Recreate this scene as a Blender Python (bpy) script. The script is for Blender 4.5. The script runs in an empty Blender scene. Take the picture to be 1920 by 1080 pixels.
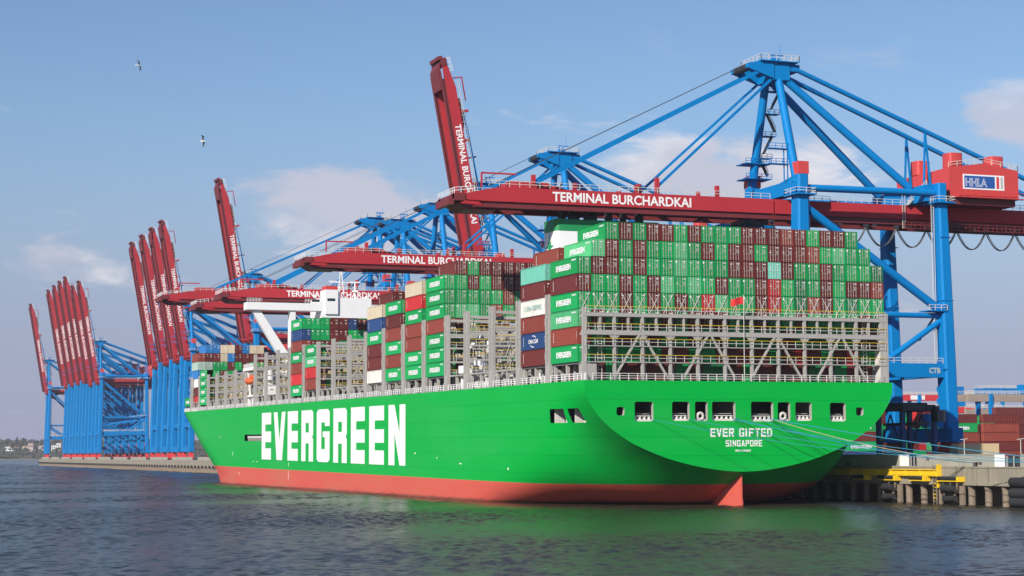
import bpy, bmesh, math, random
import numpy as np
from mathutils import Matrix, Vector
R = math.radians
random.seed(7)
scene = bpy.context.scene
COL = scene.collection

# ------------------------------------------------------------------ camera
cam = bpy.data.cameras.new('camera')
cam.sensor_width = 36.0
cam.lens = 36.0 * 3459.9 / 1920.0
cam.clip_start = 1.0
cam.clip_end = 30000.0
camo = bpy.data.objects.new('camera', cam)
COL.objects.link(camo)
_f = Vector((0.34143872, 0.93565301, 0.08929191)).normalized()
_r = Vector((0.93956016, -0.34233969, -0.00549953)).normalized()
_u = _r.cross(_f).normalized()
camo.matrix_world = Matrix(((_r.x, _u.x, -_f.x, -113.881), (_r.y, _u.y, -_f.y, -280.988), (_r.z, _u.z, -_f.z, 8.959), (0, 0, 0, 1)))
scene.camera = camo

# ------------------------------------------------------------------ light
SUN_EL = 28.5
SUN_TO = Vector((-0.79, -0.613, 0.0)) * math.cos(R(SUN_EL)) + Vector((0, 0, math.sin(R(SUN_EL))))
sun = bpy.data.lights.new('sun', 'SUN')
sun.energy = 4.9
sun.angle = R(0.5)
sun.color = (1.0, 0.93, 0.84)
suno = bpy.data.objects.new('sun', sun)
suno.rotation_euler = (-SUN_TO).to_track_quat('-Z', 'Y').to_euler()
COL.objects.link(suno)

W = bpy.data.worlds.new('World')
scene.world = W
W.use_nodes = True
wt = W.node_tree
wt.nodes.clear()


class NT:
    """small node-tree helper"""
    def __init__(s, t): s.t = t
    def n(s, typ, **kw):
        nd = s.t.nodes.new(typ)
        for k, v in kw.items(): setattr(nd, k, v)
        return nd
    def l(s, a, b): s.t.links.new(a, b)
    def m(s, op, a, b=None, c=None, clamp=False):
        nd = s.n('ShaderNodeMath', operation=op); nd.use_clamp = clamp
        for i, v in enumerate((a, b, c)):
            if v is None: continue
            if isinstance(v, (int, float)): nd.inputs[i].default_value = v
            else: s.l(v, nd.inputs[i])
        return nd.outputs[0]
    def ss(s, x, lo, hi):
        nd = s.n('ShaderNodeMapRange', interpolation_type='SMOOTHSTEP')
        s.l(x, nd.inputs[0]); nd.inputs[1].default_value = lo; nd.inputs[2].default_value = hi
        return nd.outputs[0]
    def mixc(s, fac, a, b, typ='MIX'):
        nd = s.n('ShaderNodeMix', data_type='RGBA', blend_type=typ)
        for i, v in ((0, fac), (6, a), (7, b)):
            if isinstance(v, (int, float)): nd.inputs[i].default_value = v
            elif isinstance(v, tuple): nd.inputs[i].default_value = v if len(v) == 4 else (*v, 1)
            else: s.l(v, nd.inputs[i])
        return nd.outputs[2]
    def noise(s, vec, scale, detail=4, rough=.55, dist=0):
        nd = s.n('ShaderNodeTexNoise'); nd.inputs['Scale'].default_value = scale
        nd.inputs['Detail'].default_value = detail; nd.inputs['Roughness'].default_value = rough
        nd.inputs['Distortion'].default_value = dist
        if vec is not None: s.l(vec, nd.inputs['Vector'])
        return nd.outputs['Fac']
    def mapping(s, vec, scale=(1, 1, 1), loc=(0, 0, 0), rot=(0, 0, 0)):
        nd = s.n('ShaderNodeMapping'); nd.inputs['Scale'].default_value = scale
        nd.inputs['Location'].default_value = loc; nd.inputs['Rotation'].default_value = rot
        s.l(vec, nd.inputs['Vector'])
        return nd.outputs[0]


w = NT(wt)
sky = w.n('ShaderNodeTexSky', sky_type='NISHITA')
sky.sun_disc = False
sky.sun_elevation = R(SUN_EL)
sky.sun_rotation = math.atan2(SUN_TO.x, SUN_TO.y)
sky.air_density = 1.2
sky.dust_density = 0.25
sky.ozone_density = 3.0
sky.altitude = 0
tc = w.n('ShaderNodeTexCoord')
sp = w.n('ShaderNodeSeparateXYZ'); w.l(tc.outputs['Generated'], sp.inputs[0])
az = w.m('ARCTAN2', sp.outputs[0], sp.outputs[1])
el = w.m('ARCSINE', sp.outputs[2])
cv = w.n('ShaderNodeCombineXYZ')
w.l(az, cv.inputs[0]); w.l(w.m('MULTIPLY', el, 2.4), cv.inputs[1])
nz = w.noise(cv.outputs[0], 13.0, 8, .60, .5)
nb = w.noise(w.mapping(cv.outputs[0], loc=(3.1, 1.7, 0)), 3.2, 4, .5)


def blob(a0, e0, ra, re):
    da = w.m('DIVIDE', w.m('SUBTRACT', az, a0), ra)
    de = w.m('DIVIDE', w.m('SUBTRACT', el, e0), re)
    d2 = w.m('ADD', w.m('MULTIPLY', da, da), w.m('MULTIPLY', de, de))
    return w.m('SUBTRACT', 1.0, d2, clamp=True)


b1 = blob(0.255, 0.128, 0.080, 0.032)
b2 = blob(0.460, 0.150, 0.095, 0.026)
b3 = blob(0.632, 0.178, 0.045, 0.024)
b4 = blob(0.14, 0.100, 0.10, 0.03)
bb = w.m('ADD', w.m('ADD', b1, b2), w.m('ADD', b3, w.m('MULTIPLY', b4, .15)))
dens = w.m('ADD', w.m('MULTIPLY', bb, .44), w.m('ADD', w.m('MULTIPLY', nz, 1.45), w.m('MULTIPLY', nb, .30)))
band = w.m('MULTIPLY', w.ss(el, 0.0, 0.05), w.m('SUBTRACT', 1.0, w.ss(el, 0.15, 0.24)))
cl = w.m('MULTIPLY', w.ss(dens, 1.00, 1.30), w.m('ADD', w.m('MULTIPLY', band, .88), .02))
lilac = w.m('MULTIPLY', w.m('SUBTRACT', 1.0, w.ss(el, 0.02, 0.20)), .85)
tint = w.mixc(1.0, sky.outputs[0], (.90, .98, 1.16), 'MULTIPLY')
haze_col = w.mixc(lilac, tint, (3.3, 3.5, 5.5))
ccol = w.mixc(w.ss(w.noise(w.mapping(cv.outputs[0], loc=(0.0, .05, 0)), 9.0, 5, .55, .3), .42, .62), (6.2, 6.3, 7.4), (9.0, 8.7, 9.1))
full = w.mixc(cl, haze_col, ccol)
bg = w.n('ShaderNodeBackground'); bg.inputs['Strength'].default_value = 0.08
w.l(full, bg.inputs[0])
wo = w.n('ShaderNodeOutputWorld'); w.l(bg.outputs[0], wo.inputs[0])

scene.view_settings.view_transform = 'Standard'
scene.view_settings.look = 'None'
scene.view_settings.exposure = 0.22
scene.view_settings.gamma = 1.0
scene.render.engine = 'CYCLES'
scene.cycles.max_bounces = 6
scene.cycles.volume_bounces = 0

# ------------------------------------------------------------------ ship frame (moored trimmed by the stern)
TAU = 0.0087
SHIP = Matrix.Translation((0, -2, 0)) @ Matrix.Rotation(TAU, 4, 'X') @ Matrix.Translation((0, 2, 23.9))

# ------------------------------------------------------------------ materials
MATS = {}


def mat(name, col, rough=.6, metal=0.0, var=.12, vscale=.35, bump=0.0, bscale=3.0, streak=0.0, coat=0.0, grime=None, objcol=False, spec=.5):
    if name in MATS: return MATS[name]
    m = bpy.data.materials.new(name); m.use_nodes = True
    t = m.node_tree; t.nodes.clear(); s = NT(t)
    out = s.n('ShaderNodeOutputMaterial'); p = s.n('ShaderNodeBsdfPrincipled')
    s.l(p.outputs[0], out.inputs[0])
    tcn = s.n('ShaderNodeTexCoord'); vec = tcn.outputs['Object']
    if objcol:
        oi = s.n('ShaderNodeObjectInfo'); base = oi.outputs['Color']
        vv = s.n('ShaderNodeVectorMath', operation='ADD'); s.l(vec, vv.inputs[0])
        cr = s.n('ShaderNodeCombineXYZ'); rr = s.m('MULTIPLY', oi.outputs['Random'], 200.0)
        s.l(rr, cr.inputs[0]); s.l(rr, cr.inputs[2]); s.l(cr.outputs[0], vv.inputs[1]); vec = vv.outputs[0]
    else:
        rgb = s.n('ShaderNodeRGB'); rgb.outputs[0].default_value = (*col, 1); base = rgb.outputs[0]
    n1 = s.noise(vec, vscale, 5, .6)
    lo = tuple(c for c in (1 - var,) * 3); hi = tuple(c for c in (1 + var,) * 3)
    fac = s.mixc(n1, (*lo, 1), (*hi, 1))
    c = s.mixc(1.0, base, fac, 'MULTIPLY')
    if streak > 0:
        nv = s.noise(s.mapping(vec, scale=(2.2, 2.2, .10)), 1.0, 5, .65)
        g = grime or (.10, .07, .05)
        c = s.mixc(s.m('MULTIPLY', s.ss(nv, .50, .78), streak), c, (*g, 1))
    s.l(c, p.inputs['Base Color'])
    p.inputs['Roughness'].default_value = rough
    rn = s.m('ADD', s.m('MULTIPLY', n1, .25), rough - .12, clamp=True); s.l(rn, p.inputs['Roughness'])
    p.inputs['Metallic'].default_value = metal
    p.inputs['Specular IOR Level'].default_value = spec
    if coat: p.inputs['Coat Weight'].default_value = coat
    if bump > 0:
        bn = s.n('ShaderNodeBump'); bn.inputs['Strength'].default_value = bump; bn.inputs['Distance'].default_value = .1
        s.l(s.noise(vec, bscale, 6, .6), bn.inputs['Height']); s.l(bn.outputs[0], p.inputs['Normal'])
    MATS[name] = m
    return m


M_BLUE = mat('crane_blue_paint', (0.0, 0.185, 0.49), .5, var=.12, vscale=.15, streak=.14, spec=.15, grime=(.03, .09, .18))
M_RED = mat('crane_red_paint', (0.42, 0.032, 0.042), .5, var=.12, vscale=.12, streak=.16, spec=.2)
M_HRED = mat('house_red_paint', (0.56, 0.055, 0.05), .5, var=.08, vscale=.2, streak=.12)
M_DRED = mat('dark_red', (0.16, 0.022, 0.026), .55, var=.2, vscale=.3)  # deep red; on the rail beams it also holds the shade below the girders
M_WHITE = mat('white_paint', (.80, .80, .79), .45, var=.05, vscale=.3, streak=.06, grime=(.45, .38, .3))
M_MARK = mat('white_lettering', (.82, .82, .80), .5, var=.05, vscale=.6, streak=.05, grime=(.5, .5, .45))
M_BEIGE = mat('weathered_beige', (.40, .33, .24), .7, var=.25, vscale=.9)
M_GREY = mat('grey_steel_paint', (.37, .355, .33), .55, var=.12, vscale=.5, streak=.22, grime=(.20, .14, .10))
M_PALE = mat('pale_rail_paint', (.62, .60, .55), .5, var=.1, vscale=.6, streak=.12, grime=(.3, .22, .15))
M_DECK = mat('deck_dark', (.13, .12, .11), .7, var=.3, vscale=.6)
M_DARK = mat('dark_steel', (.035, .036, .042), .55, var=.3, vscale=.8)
M_BLACK = mat('black_rubber', (.022, .022, .024), .75, var=.3, vscale=1.2, bump=.3, bscale=4)
M_YEL = mat('yellow_rail_paint', (.62, .44, .02), .5, var=.12, vscale=.6, streak=.15)
M_QYEL = mat('yellow_beam_paint', (.78, .50, .015), .5, var=.12, vscale=.6, streak=.22)
M_CONC = mat('concrete', (.27, .24, .185), .85, var=.22, vscale=.25, bump=.3, bscale=2.5, streak=.75, grime=(.07, .055, .035))
M_CONC2 = mat('smooth_concrete', (.33, .31, .26), .8, var=.14, vscale=.4, bump=.15, bscale=3, streak=.45, grime=(.13, .11, .08))
M_PILE = mat('concrete_pile', (.22, .17, .125), .85, var=.3, vscale=.7, bump=.4, bscale=3, streak=.4, grime=(.06, .05, .035))
M_ASPH = mat('asphalt', (.075, .073, .07), .85, var=.25, vscale=.1, bump=.15, bscale=4)
M_ROPE = mat('blue_rope', (.02, .22, .34), .7, var=.15, vscale=2)
M_ROPE2 = mat('beige_rope', (.45, .38, .28), .8, var=.15, vscale=2)
M_WIRE = mat('wire_rope', (.05, .05, .055), .5, var=.1)
M_ORANGE = mat('lifeboat_orange', (.80, .13, .035), .4, var=.06)
M_FLAG = mat('ensign_red', (.68, .03, .03), .7, var=.08)
M_SIGNB = mat('sign_blue', (.02, .09, .33), .5, var=.04)
M_SIGNR = mat('sign_red', (.6, .04, .04), .5, var=.04)
M_SIGNG = mat('sign_grey', (.45, .45, .42), .5, var=.04)
M_CONT = mat('container_paint', (1, 1, 1), .55, var=.20, vscale=.6, streak=.26, grime=(.10, .06, .045), objcol=True, spec=.35)
M_TEALTXT = mat('faded_teal_print', (.38, .55, .50), .6, var=.2, vscale=.8)
M_BAR = mat('galvanised_bar', (.48, .45, .41), .5, metal=0.0, var=.15, vscale=1)
M_EVG = mat('emblem_green', (.01, .30, .11), .5, var=.05)
M_FUNTOP = mat('funnel_green', (.008, .24, .07), .5, var=.05)
M_SKIN = mat('cream_cover', (.62, .47, .27), .7, var=.1, vscale=.4, bump=.1)
M_GLASS = mat('dark_glass', (.02, .03, .04), .08, var=.05)


def hull_mat():
    m = bpy.data.materials.new('hull_paint'); m.use_nodes = True
    t = m.node_tree; t.nodes.clear(); s = NT(t)
    out = s.n('ShaderNodeOutputMaterial'); p = s.n('ShaderNodeBsdfPrincipled'); s.l(p.outputs[0], out.inputs[0])
    tcn = s.n('ShaderNodeTexCoord'); vec = tcn.outputs['Object']
    x = s.n('ShaderNodeSeparateXYZ'); s.l(vec, x.inputs[0])
    n1 = s.noise(vec, .06, 6, .6); n2 = s.noise(vec, .9, 6, .65)
    green = s.mixc(n1, (0.0, 0.365, 0.040), (0.0, 0.415, 0.058))
    green = s.mixc(s.m('MULTIPLY', s.ss(s.noise(s.mapping(vec, scale=(1.2, 1.2, .05)), 1.0, 5, .7), .55, .8), .32), green, (.02, .20, .06))
    # plate seams: faint darker weld lines
    br = s.n('ShaderNodeTexBrick'); br.offset = .5
    cb = s.n('ShaderNodeCombineXYZ'); s.l(x.outputs[1], cb.inputs[0]); s.l(x.outputs[2], cb.inputs[1]); s.l(cb.outputs[0], br.inputs['Vector'])
    br.inputs['Scale'].default_value = 1.0; br.inputs['Brick Width'].default_value = 13.0; br.inputs['Row Height'].default_value = 3.1
    br.inputs['Mortar Size'].default_value = .06; br.inputs['Mortar Smooth'].default_value = .6
    seam = br.outputs['Fac']
    green = s.mixc(s.m('MULTIPLY', seam, .42), green, (0.0, .16, .04))
    red = s.mixc(n2, (.56, .085, .062), (.66, .125, .088))
    scuff = s.ss(s.noise(s.mapping(vec, scale=(1, .10, .8)), 1.0, 6, .7), .62, .72)
    red = s.mixc(s.m('MULTIPLY', scuff, .55), red, (.30, .06, .05))
    red = s.mixc(s.m('MULTIPLY', s.ss(s.noise(s.mapping(vec, scale=(1.5, 1.5, .12)), 1.0, 5, .7), .6, .8), .30), red, (.72, .33, .26))
    edge = s.m('ADD', s.m('MULTIPLY', s.m('SUBTRACT', n2, .5), .12), s.m('SUBTRACT', x.outputs[2], s.m('ADD', -20.33, s.m('MULTIPLY', x.outputs[1], -.0022))))
    fac = s.ss(edge, -.03, .03)
    col = s.mixc(fac, red, green)
    # damp, fouled line at the water
    wl = s.m('ADD', s.m('ADD', x.outputs[2], 23.92), s.m('MULTIPLY', x.outputs[1], .0087))
    wl = s.m('ADD', wl, s.m('MULTIPLY', s.m('SUBTRACT', s.noise(s.mapping(vec, scale=(.25, .25, 1)), 1.0, 5, .65), .5), .9))
    col = s.mixc(s.m('MULTIPLY', s.m('SUBTRACT', 1.0, s.ss(wl, .15, .75)), .75), col, (.075, .045, .03))
    # chafed and rusty runs
    rust = s.ss(s.noise(s.mapping(vec, scale=(.9, .9, .035), loc=(7, 3, 0)), 1.0, 6, .75), .66, .80)
    col = s.mixc(s.m('MULTIPLY', rust, .20), col, (.16, .13, .05))
    fade = s.ss(s.noise(s.mapping(vec, scale=(.02, .02, .12), loc=(0, 5, 2)), 1.0, 5, .6), .45, .75)
    col = s.mixc(s.m('MULTIPLY', fade, .16), col, (.10, .42, .16))
    s.l(col, p.inputs['Base Color'])
    p.inputs['Roughness'].default_value = .42
    p.inputs['Specular IOR Level'].default_value = .10
    bn = s.n('ShaderNodeBump'); bn.inputs['Strength'].default_value = .45; bn.inputs['Distance'].default_value = .09
    h = s.m('ADD', s.m('MULTIPLY', seam, -.5), s.m('MULTIPLY', s.noise(vec, .22, 3, .5), 1.2))
    s.l(h, bn.inputs['Height']); s.l(bn.outputs[0], p.inputs['Normal'])
    return m


M_HULL = hull_mat()
M_BOOT = mat('red_antifouling', (.60, .105, .075), .5, var=.12, vscale=.6, streak=.15, grime=(.3, .06, .05))


def water_mat():
    """wind-rippled river: surface normals from finite differences of a height field (independent of pixel size)"""
    m = bpy.data.materials.new('river_water'); m.use_nodes = True
    t = m.node_tree; t.nodes.clear(); s = NT(t)
    out = s.n('ShaderNodeOutputMaterial'); p = s.n('ShaderNodeBsdfPrincipled'); s.l(p.outputs[0], out.inputs[0])
    tcn = s.n('ShaderNodeTexCoord'); vec = tcn.outputs['Object']
    big = s.noise(s.mapping(vec, scale=(.35, 1, 1), rot=(0, 0, R(20))), .022, 3, .55)
    p.inputs['Base Color'].default_value = (.034, .032, .021, 1)
    p.inputs['IOR'].default_value = 1.33; p.inputs['Specular IOR Level'].default_value = .36
    p.inputs['Roughness'].default_value = .24
    D = .12
    def height(off):
        va = s.n('ShaderNodeVectorMath', operation='ADD'); s.l(vec, va.inputs[0]); va.inputs[1].default_value = off
        v = va.outputs[0]
        h = s.m('MULTIPLY', s.noise(s.mapping(v, scale=(.6, 1.0, 1), rot=(0, 0, R(22))), .40, 2, .5, .4), WAVES[0])
        h = s.m('ADD', h, s.m('MULTIPLY', s.noise(s.mapping(v, scale=(.65, 1.0, 1), rot=(0, 0, R(6))), 1.3, 2, .55, .3), WAVES[1]))
        return s.m('ADD', h, s.m('MULTIPLY', s.noise(s.mapping(v, scale=(.6, 1, 1), rot=(0, 0, R(34))), .10, 1, .5), WAVES[2]))
    h0, hx, hy = height((0, 0, 0)), height((D, 0, 0)), height((0, D, 0))
    gain = s.m('DIVIDE', s.m('ADD', .65, s.m('MULTIPLY', s.ss(big, .35, .65), .7)), -D)
    cb = s.n('ShaderNodeCombineXYZ')
    s.l(s.m('MULTIPLY', s.m('SUBTRACT', hx, h0), gain), cb.inputs[0]); s.l(s.m('MULTIPLY', s.m('SUBTRACT', hy, h0), gain), cb.inputs[1]); cb.inputs[2].default_value = 1.0
    nn = s.n('ShaderNodeVectorMath', operation='NORMALIZE'); s.l(cb.outputs[0], nn.inputs[0])
    s.l(nn.outputs[0], p.inputs['Normal'])
    return m


WAVES = (.06, .07, .0)
M_WATER = water_mat()


# ------------------------------------------------------------------ mesh helpers
class MB:
    def __init__(s): s.v = []; s.f = []
    def add(s, vs, fs):
        o = len(s.v); s.v += [tuple(v) for v in vs]; s.f += [tuple(i + o for i in f) for f in fs]; return s
    def box(s, x0, x1, y0, y1, z0, z1):
        return s.add([(x0, y0, z0), (x1, y0, z0), (x1, y1, z0), (x0, y1, z0), (x0, y0, z1), (x1, y0, z1), (x1, y1, z1), (x0, y1, z1)],
                     [(0, 3, 2, 1), (4, 5, 6, 7), (0, 1, 5, 4), (1, 2, 6, 5), (2, 3, 7, 6), (3, 0, 4, 7)])
    def frame(s, a, b):
        a = Vector(a); b = Vector(b); d = (b - a).normalized()
        up = Vector((0, 0, 1)) if abs(d.z) < .95 else Vector((0, 1, 0))
        r = d.cross(up).normalized(); u = r.cross(d).normalized()
        return a, b, r, u
    def beam(s, a, b, w_, h_, w2=None, h2=None):
        a, b, r, u = s.frame(a, b); w2 = w2 or w_; h2 = h2 or h_
        vs = []
        for c, ww, hh in ((a, w_, h_), (b, w2, h2)):
            for sx, sz in ((-1, -1), (1, -1), (1, 1), (-1, 1)): vs.append(c + r * (sx * ww / 2) + u * (sz * hh / 2))
        return s.add(vs, [(0, 1, 2, 3), (7, 6, 5, 4), (0, 4, 5, 1), (1, 5, 6, 2), (2, 6, 7, 3), (3, 7, 4, 0)])
    def tube(s, a, b, r0, r1=None, n=10, cap=True):
        a, b, r, u = s.frame(a, b); r1 = r0 if r1 is None else r1
        vs = []
        for c, rad in ((a, r0), (b, r1)):
            for i in range(n):
                t = 2 * math.pi * i / n; vs.append(c + r * (math.cos(t) * rad) + u * (math.sin(t) * rad))
        fs = [(i, i + n, (i + 1) % n + n, (i + 1) % n) for i in range(n)]
        if cap: fs += [tuple(range(n)), tuple(range(2 * n - 1, n - 1, -1))]
        return s.add(vs, fs)
    def path(s, pts, rad, n=6):
        pts = [Vector(q) for q in pts]; vs = []; fs = []
        for k, c in enumerate(pts):
            d = (pts[min(k + 1, len(pts) - 1)] - pts[max(k - 1, 0)]).normalized()
            up = Vector((0, 0, 1)) if abs(d.z) < .95 else Vector((0, 1, 0))
            r = d.cross(up).normalized(); u = r.cross(d).normalized()
            for i in range(n):
                t = 2 * math.pi * i / n; vs.append(c + (r * math.cos(t) + u * math.sin(t)) * rad)
        for k in range(len(pts) - 1):
            for i in range(n): fs.append((k * n + i, (k + 1) * n + i, (k + 1) * n + (i + 1) % n, k * n + (i + 1) % n))
        return s.add(vs, fs)
    def prism(s, poly, axis, a, b):
        """extrude a 2-D polygon along an axis: axis 'x' poly=(y,z), 'y' poly=(x,z), 'z' poly=(x,y)"""
        def pt(q, t):
            return {'x': (t, q[0], q[1]), 'y': (q[0], t, q[1]), 'z': (q[0], q[1], t)}[axis]
        n = len(poly)
        return s.add([pt(q, a) for q in poly] + [pt(q, b) for q in poly],
                     [tuple(range(n)), tuple(range(2 * n - 1, n - 1, -1))] + [(i, i + n, (i + 1) % n + n, (i + 1) % n) for i in range(n)])
    def mesh(s, name, m, smooth=False):
        me = bpy.data.meshes.new(name); me.from_pydata([tuple(v) for v in s.v], [], s.f)
        bm = bmesh.new(); bm.from_mesh(me); bmesh.ops.recalc_face_normals(bm, faces=bm.faces); bm.to_mesh(me); bm.free()
        if m: me.materials.append(m)
        if smooth:
            me.polygons.foreach_set('use_smooth', [True] * len(me.polygons))
            me.set_sharp_from_angle(angle=R(35))
        return me
    def build(s, name, m, parent=None, smooth=False):
        return link(name, s.mesh(name, m, smooth), parent)


def link(name, data, parent=None, mw=None):
    o = bpy.data.objects.new(name, data); COL.objects.link(o)
    if parent is not None: o.parent = parent
    if mw is not None: o.matrix_world = mw
    return o


def empty(name, mw=None, parent=None):
    o = bpy.data.objects.new(name, None); COL.objects.link(o); o.empty_display_size = 1
    if parent is not None: o.parent = parent
    if mw is not None: o.matrix_world = mw
    return o


def tag(o, label=None, cat=None, group=None, kind=None):
    if label: o['label'] = label
    if cat: o['category'] = cat
    if group: o['group'] = group
    if kind: o['kind'] = kind
    return o


def copy_tree(o, parent=None):
    c = o.copy(); COL.objects.link(c)
    if parent is not None: c.parent = parent
    for ch in list(o.children): copy_tree(ch, c)
    return c


TXT = {}


def text_mesh(body, h, offset=0.0, width=None, m=None, space=1.0, thick=0.0):
    """lettering as a mesh: centred, in the local xy plane, cap height h, optional total width"""
    key = (body, h, offset, width, m.name if m else '', space)
    if key in TXT: return TXT[key]
    cu = bpy.data.curves.new('lettering', 'FONT'); cu.body = body; cu.align_x = 'CENTER'; cu.align_y = 'CENTER'
    cu.size = 1.0; cu.offset = offset; cu.space_character = space; cu.resolution_u = 3; cu.extrude = .004
    ob = bpy.data.objects.new('lettering_tmp', cu); COL.objects.link(ob)
    dg = bpy.context.evaluated_depsgraph_get(); dg.update()
    me = bpy.data.meshes.new_from_object(ob.evaluated_get(dg))
    bpy.data.objects.remove(ob); bpy.data.curves.remove(cu)
    xs = [v.co.x for v in me.vertices]; ys = [v.co.y for v in me.vertices]
    x0, x1, y0, y1 = min(xs), max(xs), min(ys), max(ys)
    sy = h / (y1 - y0); sx = (width / (x1 - x0)) if width else sy
    for v in me.vertices:
        v.co.x = (v.co.x - (x0 + x1) / 2) * sx; v.co.y = (v.co.y - (y0 + y1) / 2) * sy
        v.co.z *= 2.0
    me.materials.clear()
    if m: me.materials.append(m)
    TXT[key] = me
    return me


# orientation matrices for flat lettering: facing -y (aft) and facing -x (port)
FACE_AFT = Matrix(((1, 0, 0, 0), (0, 0, -1, 0), (0, 1, 0, 0), (0, 0, 0, 1)))
FACE_PORT = Matrix(((0, 0, -1, 0), (-1, 0, 0, 0), (0, 1, 0, 0), (0, 0, 0, 1)))

# ------------------------------------------------------------------ river
wm = MB().add([(-9000, -3000, -.35), (9000, -3000, -.35), (9000, 9000, -.35), (-9000, 9000, -.35)], [(0, 1, 2, 3)])
water = wm.build('river_water', M_WATER)
tag(water, 'dark rippled river water in front of the green ship', 'water', kind='structure')


def ripple_patch(x0, x1, y0, y1, cell, lam0, lam1, slope, n, seed):
    """real wavelets: a sum of short-crested sine waves on a grid"""
    rng = np.random.default_rng(seed)
    nx, ny = int((x1 - x0) / cell), int((y1 - y0) / cell)
    X, Y = np.meshgrid(np.linspace(x0, x1, nx + 1), np.linspace(y0, y1, ny + 1))
    Z = np.zeros_like(X); gust = np.zeros_like(X)
    for _ in range(7):
        th = rng.normal(1.9, .5); k = 2 * np.pi / rng.uniform(45, 160); gust += np.sin(k * (np.cos(th) * X + np.sin(th) * Y) + rng.uniform(0, 6.28))
    gust = 1.0 + .22 * gust
    for _ in range(n):
        lam = np.exp(rng.uniform(np.log(lam0), np.log(lam1))); k = 2 * np.pi / lam; th = rng.normal(1.25, .75)
        Z += (slope * np.sqrt(2.0 / n) / k) * np.sin(k * (np.cos(th) * X + np.sin(th) * Y) + rng.uniform(0, 6.28))
    Z *= np.clip(gust, .45, 1.6)
    co = np.stack([X, Y, Z], -1).reshape(-1, 3).astype(np.float32)
    me = bpy.data.meshes.new('water_surface'); me.vertices.add(len(co)); me.vertices.foreach_set('co', co.ravel())
    i = (np.arange(ny)[:, None] * (nx + 1) + np.arange(nx)[None, :]).ravel()
    quads = np.stack([i, i + 1, i + nx + 2, i + nx + 1], -1).astype(np.int32)
    me.loops.add(quads.size); me.loops.foreach_set('vertex_index', quads.ravel())
    me.polygons.add(len(quads)); me.polygons.foreach_set('loop_start', np.arange(0, quads.size, 4, dtype=np.int32))
    me.polygons.foreach_set('use_smooth', np.ones(len(quads), dtype=bool))
    me.update(calc_edges=True); me.materials.append(M_WATER)
    return link('water_surface', me, water)


ripple_patch(-175, 66, -180, 50, .34, 0.85, 2.8, .15, 60, 1)
ripple_patch(-220, 66, 50, 460, .75, 1.9, 5, .135, 40, 2)
ripple_patch(-420, 66, 460, 1700, 1.9, 4.6, 10, .12, 30, 3)

# ================================================================== the ship
XC = 28.7
ship = empty('container_ship', SHIP)
tag(ship, 'huge green container ship with white bridge lying alongside the quay', 'ship')
TR = [(-3.1, 28.75), (-5.06, 28.6), (-6.53, 28.0), (-8.08, 27.0), (-9.38, 25.9), (-11.2, 23.8), (-12.85, 21.3), (-13.99, 19.0), (-15.76, 14.4), (-17.01, 9.6), (-17.85, 4.6), (-18.15, 0.0)]


def _smooth(tab, n=6):
    # Catmull-Rom through (breadth, height) so that the arc is smooth
    out = []
    for i in range(len(tab) - 1):
        p0 = tab[max(0, i - 1)]; p1 = tab[i]; p2 = tab[i + 1]; p3 = tab[min(len(tab) - 1, i + 2)]
        if i == len(tab) - 2: p3 = (p1[0], -p1[1])
        for k in range(n):
            t = k / n
            out.append(tuple(.5 * (2 * b + (c - a) * t + (2 * a - 5 * b + 4 * c - d) * t * t + (3 * b - a - 3 * c + d) * t ** 3) for a, b, c, d in zip(p0, p1, p2, p3)))
    out.append(tab[-1])
    return out


TRS = _smooth(TR)


def lerp_tab(tab, z):
    if tab is TR: tab = TRS
    if z >= tab[0][0]: return tab[0][1]
    for (a, p), (b, q) in zip(tab, tab[1:]):
        if z >= b: return p + (q - p) * (a - z) / (a - b)
    return tab[-1][1]


def stern_bn(s_):   # normalised transom half-breadth against depth fraction
    return lerp_tab(TR, -3.1 - s_ * 15.05) / 29.0


ZB = [(-3, -18.15), (3, -21.4), (8, -23.9), (14.4, -24.6), (22.4, -25.1), (32.3, -26.3), (40, -27.1), (50, -29.8), (66, -35.5), (500, -35.6)]
PW = [(-3, 1.6), (3, 1.8), (8, 2.3), (14.4, 4.9), (22.4, 8.5), (32.3, 12), (40, 14), (66, 16), (500, 16)]


def tab_at(tab, y):
    for (p, q), (r_, t) in zip(tab, tab[1:]):
        if y <= r_: return q + (t - q) * max(0.0, (y - p)) / (r_ - p)
    return tab[-1][1]


def zbot(y): return tab_at(ZB, y)


def stem(z):
    zn = min(1.1, max(0.0, (z + 24) / 21.0))
    return 385.2 + 16.0 * zn ** .82, 98.6 + (40.5 - 98.6) * zn, 1.81 + .76 * zn


def half(y, z):
    """half-breadth: the transom arc, filling out to a flat-bottomed section forward; entry at the bow"""
    zb = zbot(y); s_ = min(1.0, max(0.0, (z + 3.1) / (zb + 3.1)))
    k = min(1.0, max(0.0, (y + 3) / 11.0)); k = k * k * (3 - 2 * k)
    b = 29.0 * ((1 - k) * stern_bn(s_) + k * (1 - s_ ** tab_at(PW, y)) ** (1 / 2.2))
    ye, L, n = stem(z)
    u = min(1.0, max(0.0, (ye - y) / L))
    return min(b, 29.0 * (1 - (1 - u) ** n))


DECK = -3.1
zr = [DECK, -3.6, -4.3, -5.06, -5.8, -6.53, -7.1, -7.6, -8.4, -9.2, -9.96, -10.6, -11.26, -12.2, -13.14]
ylist = [-3, -2.4, -1.2, .4, 2.02, 3.8, 5.69, 7.05, 9.5, 12.09, 15, 18.5, 22, 26, 30, 35, 40, 46, 52, 58, 65, 75, 90, 110, 140, 175, 210, 239.06, 251, 262.68, 275, 288, 300]
NW = 34


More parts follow.
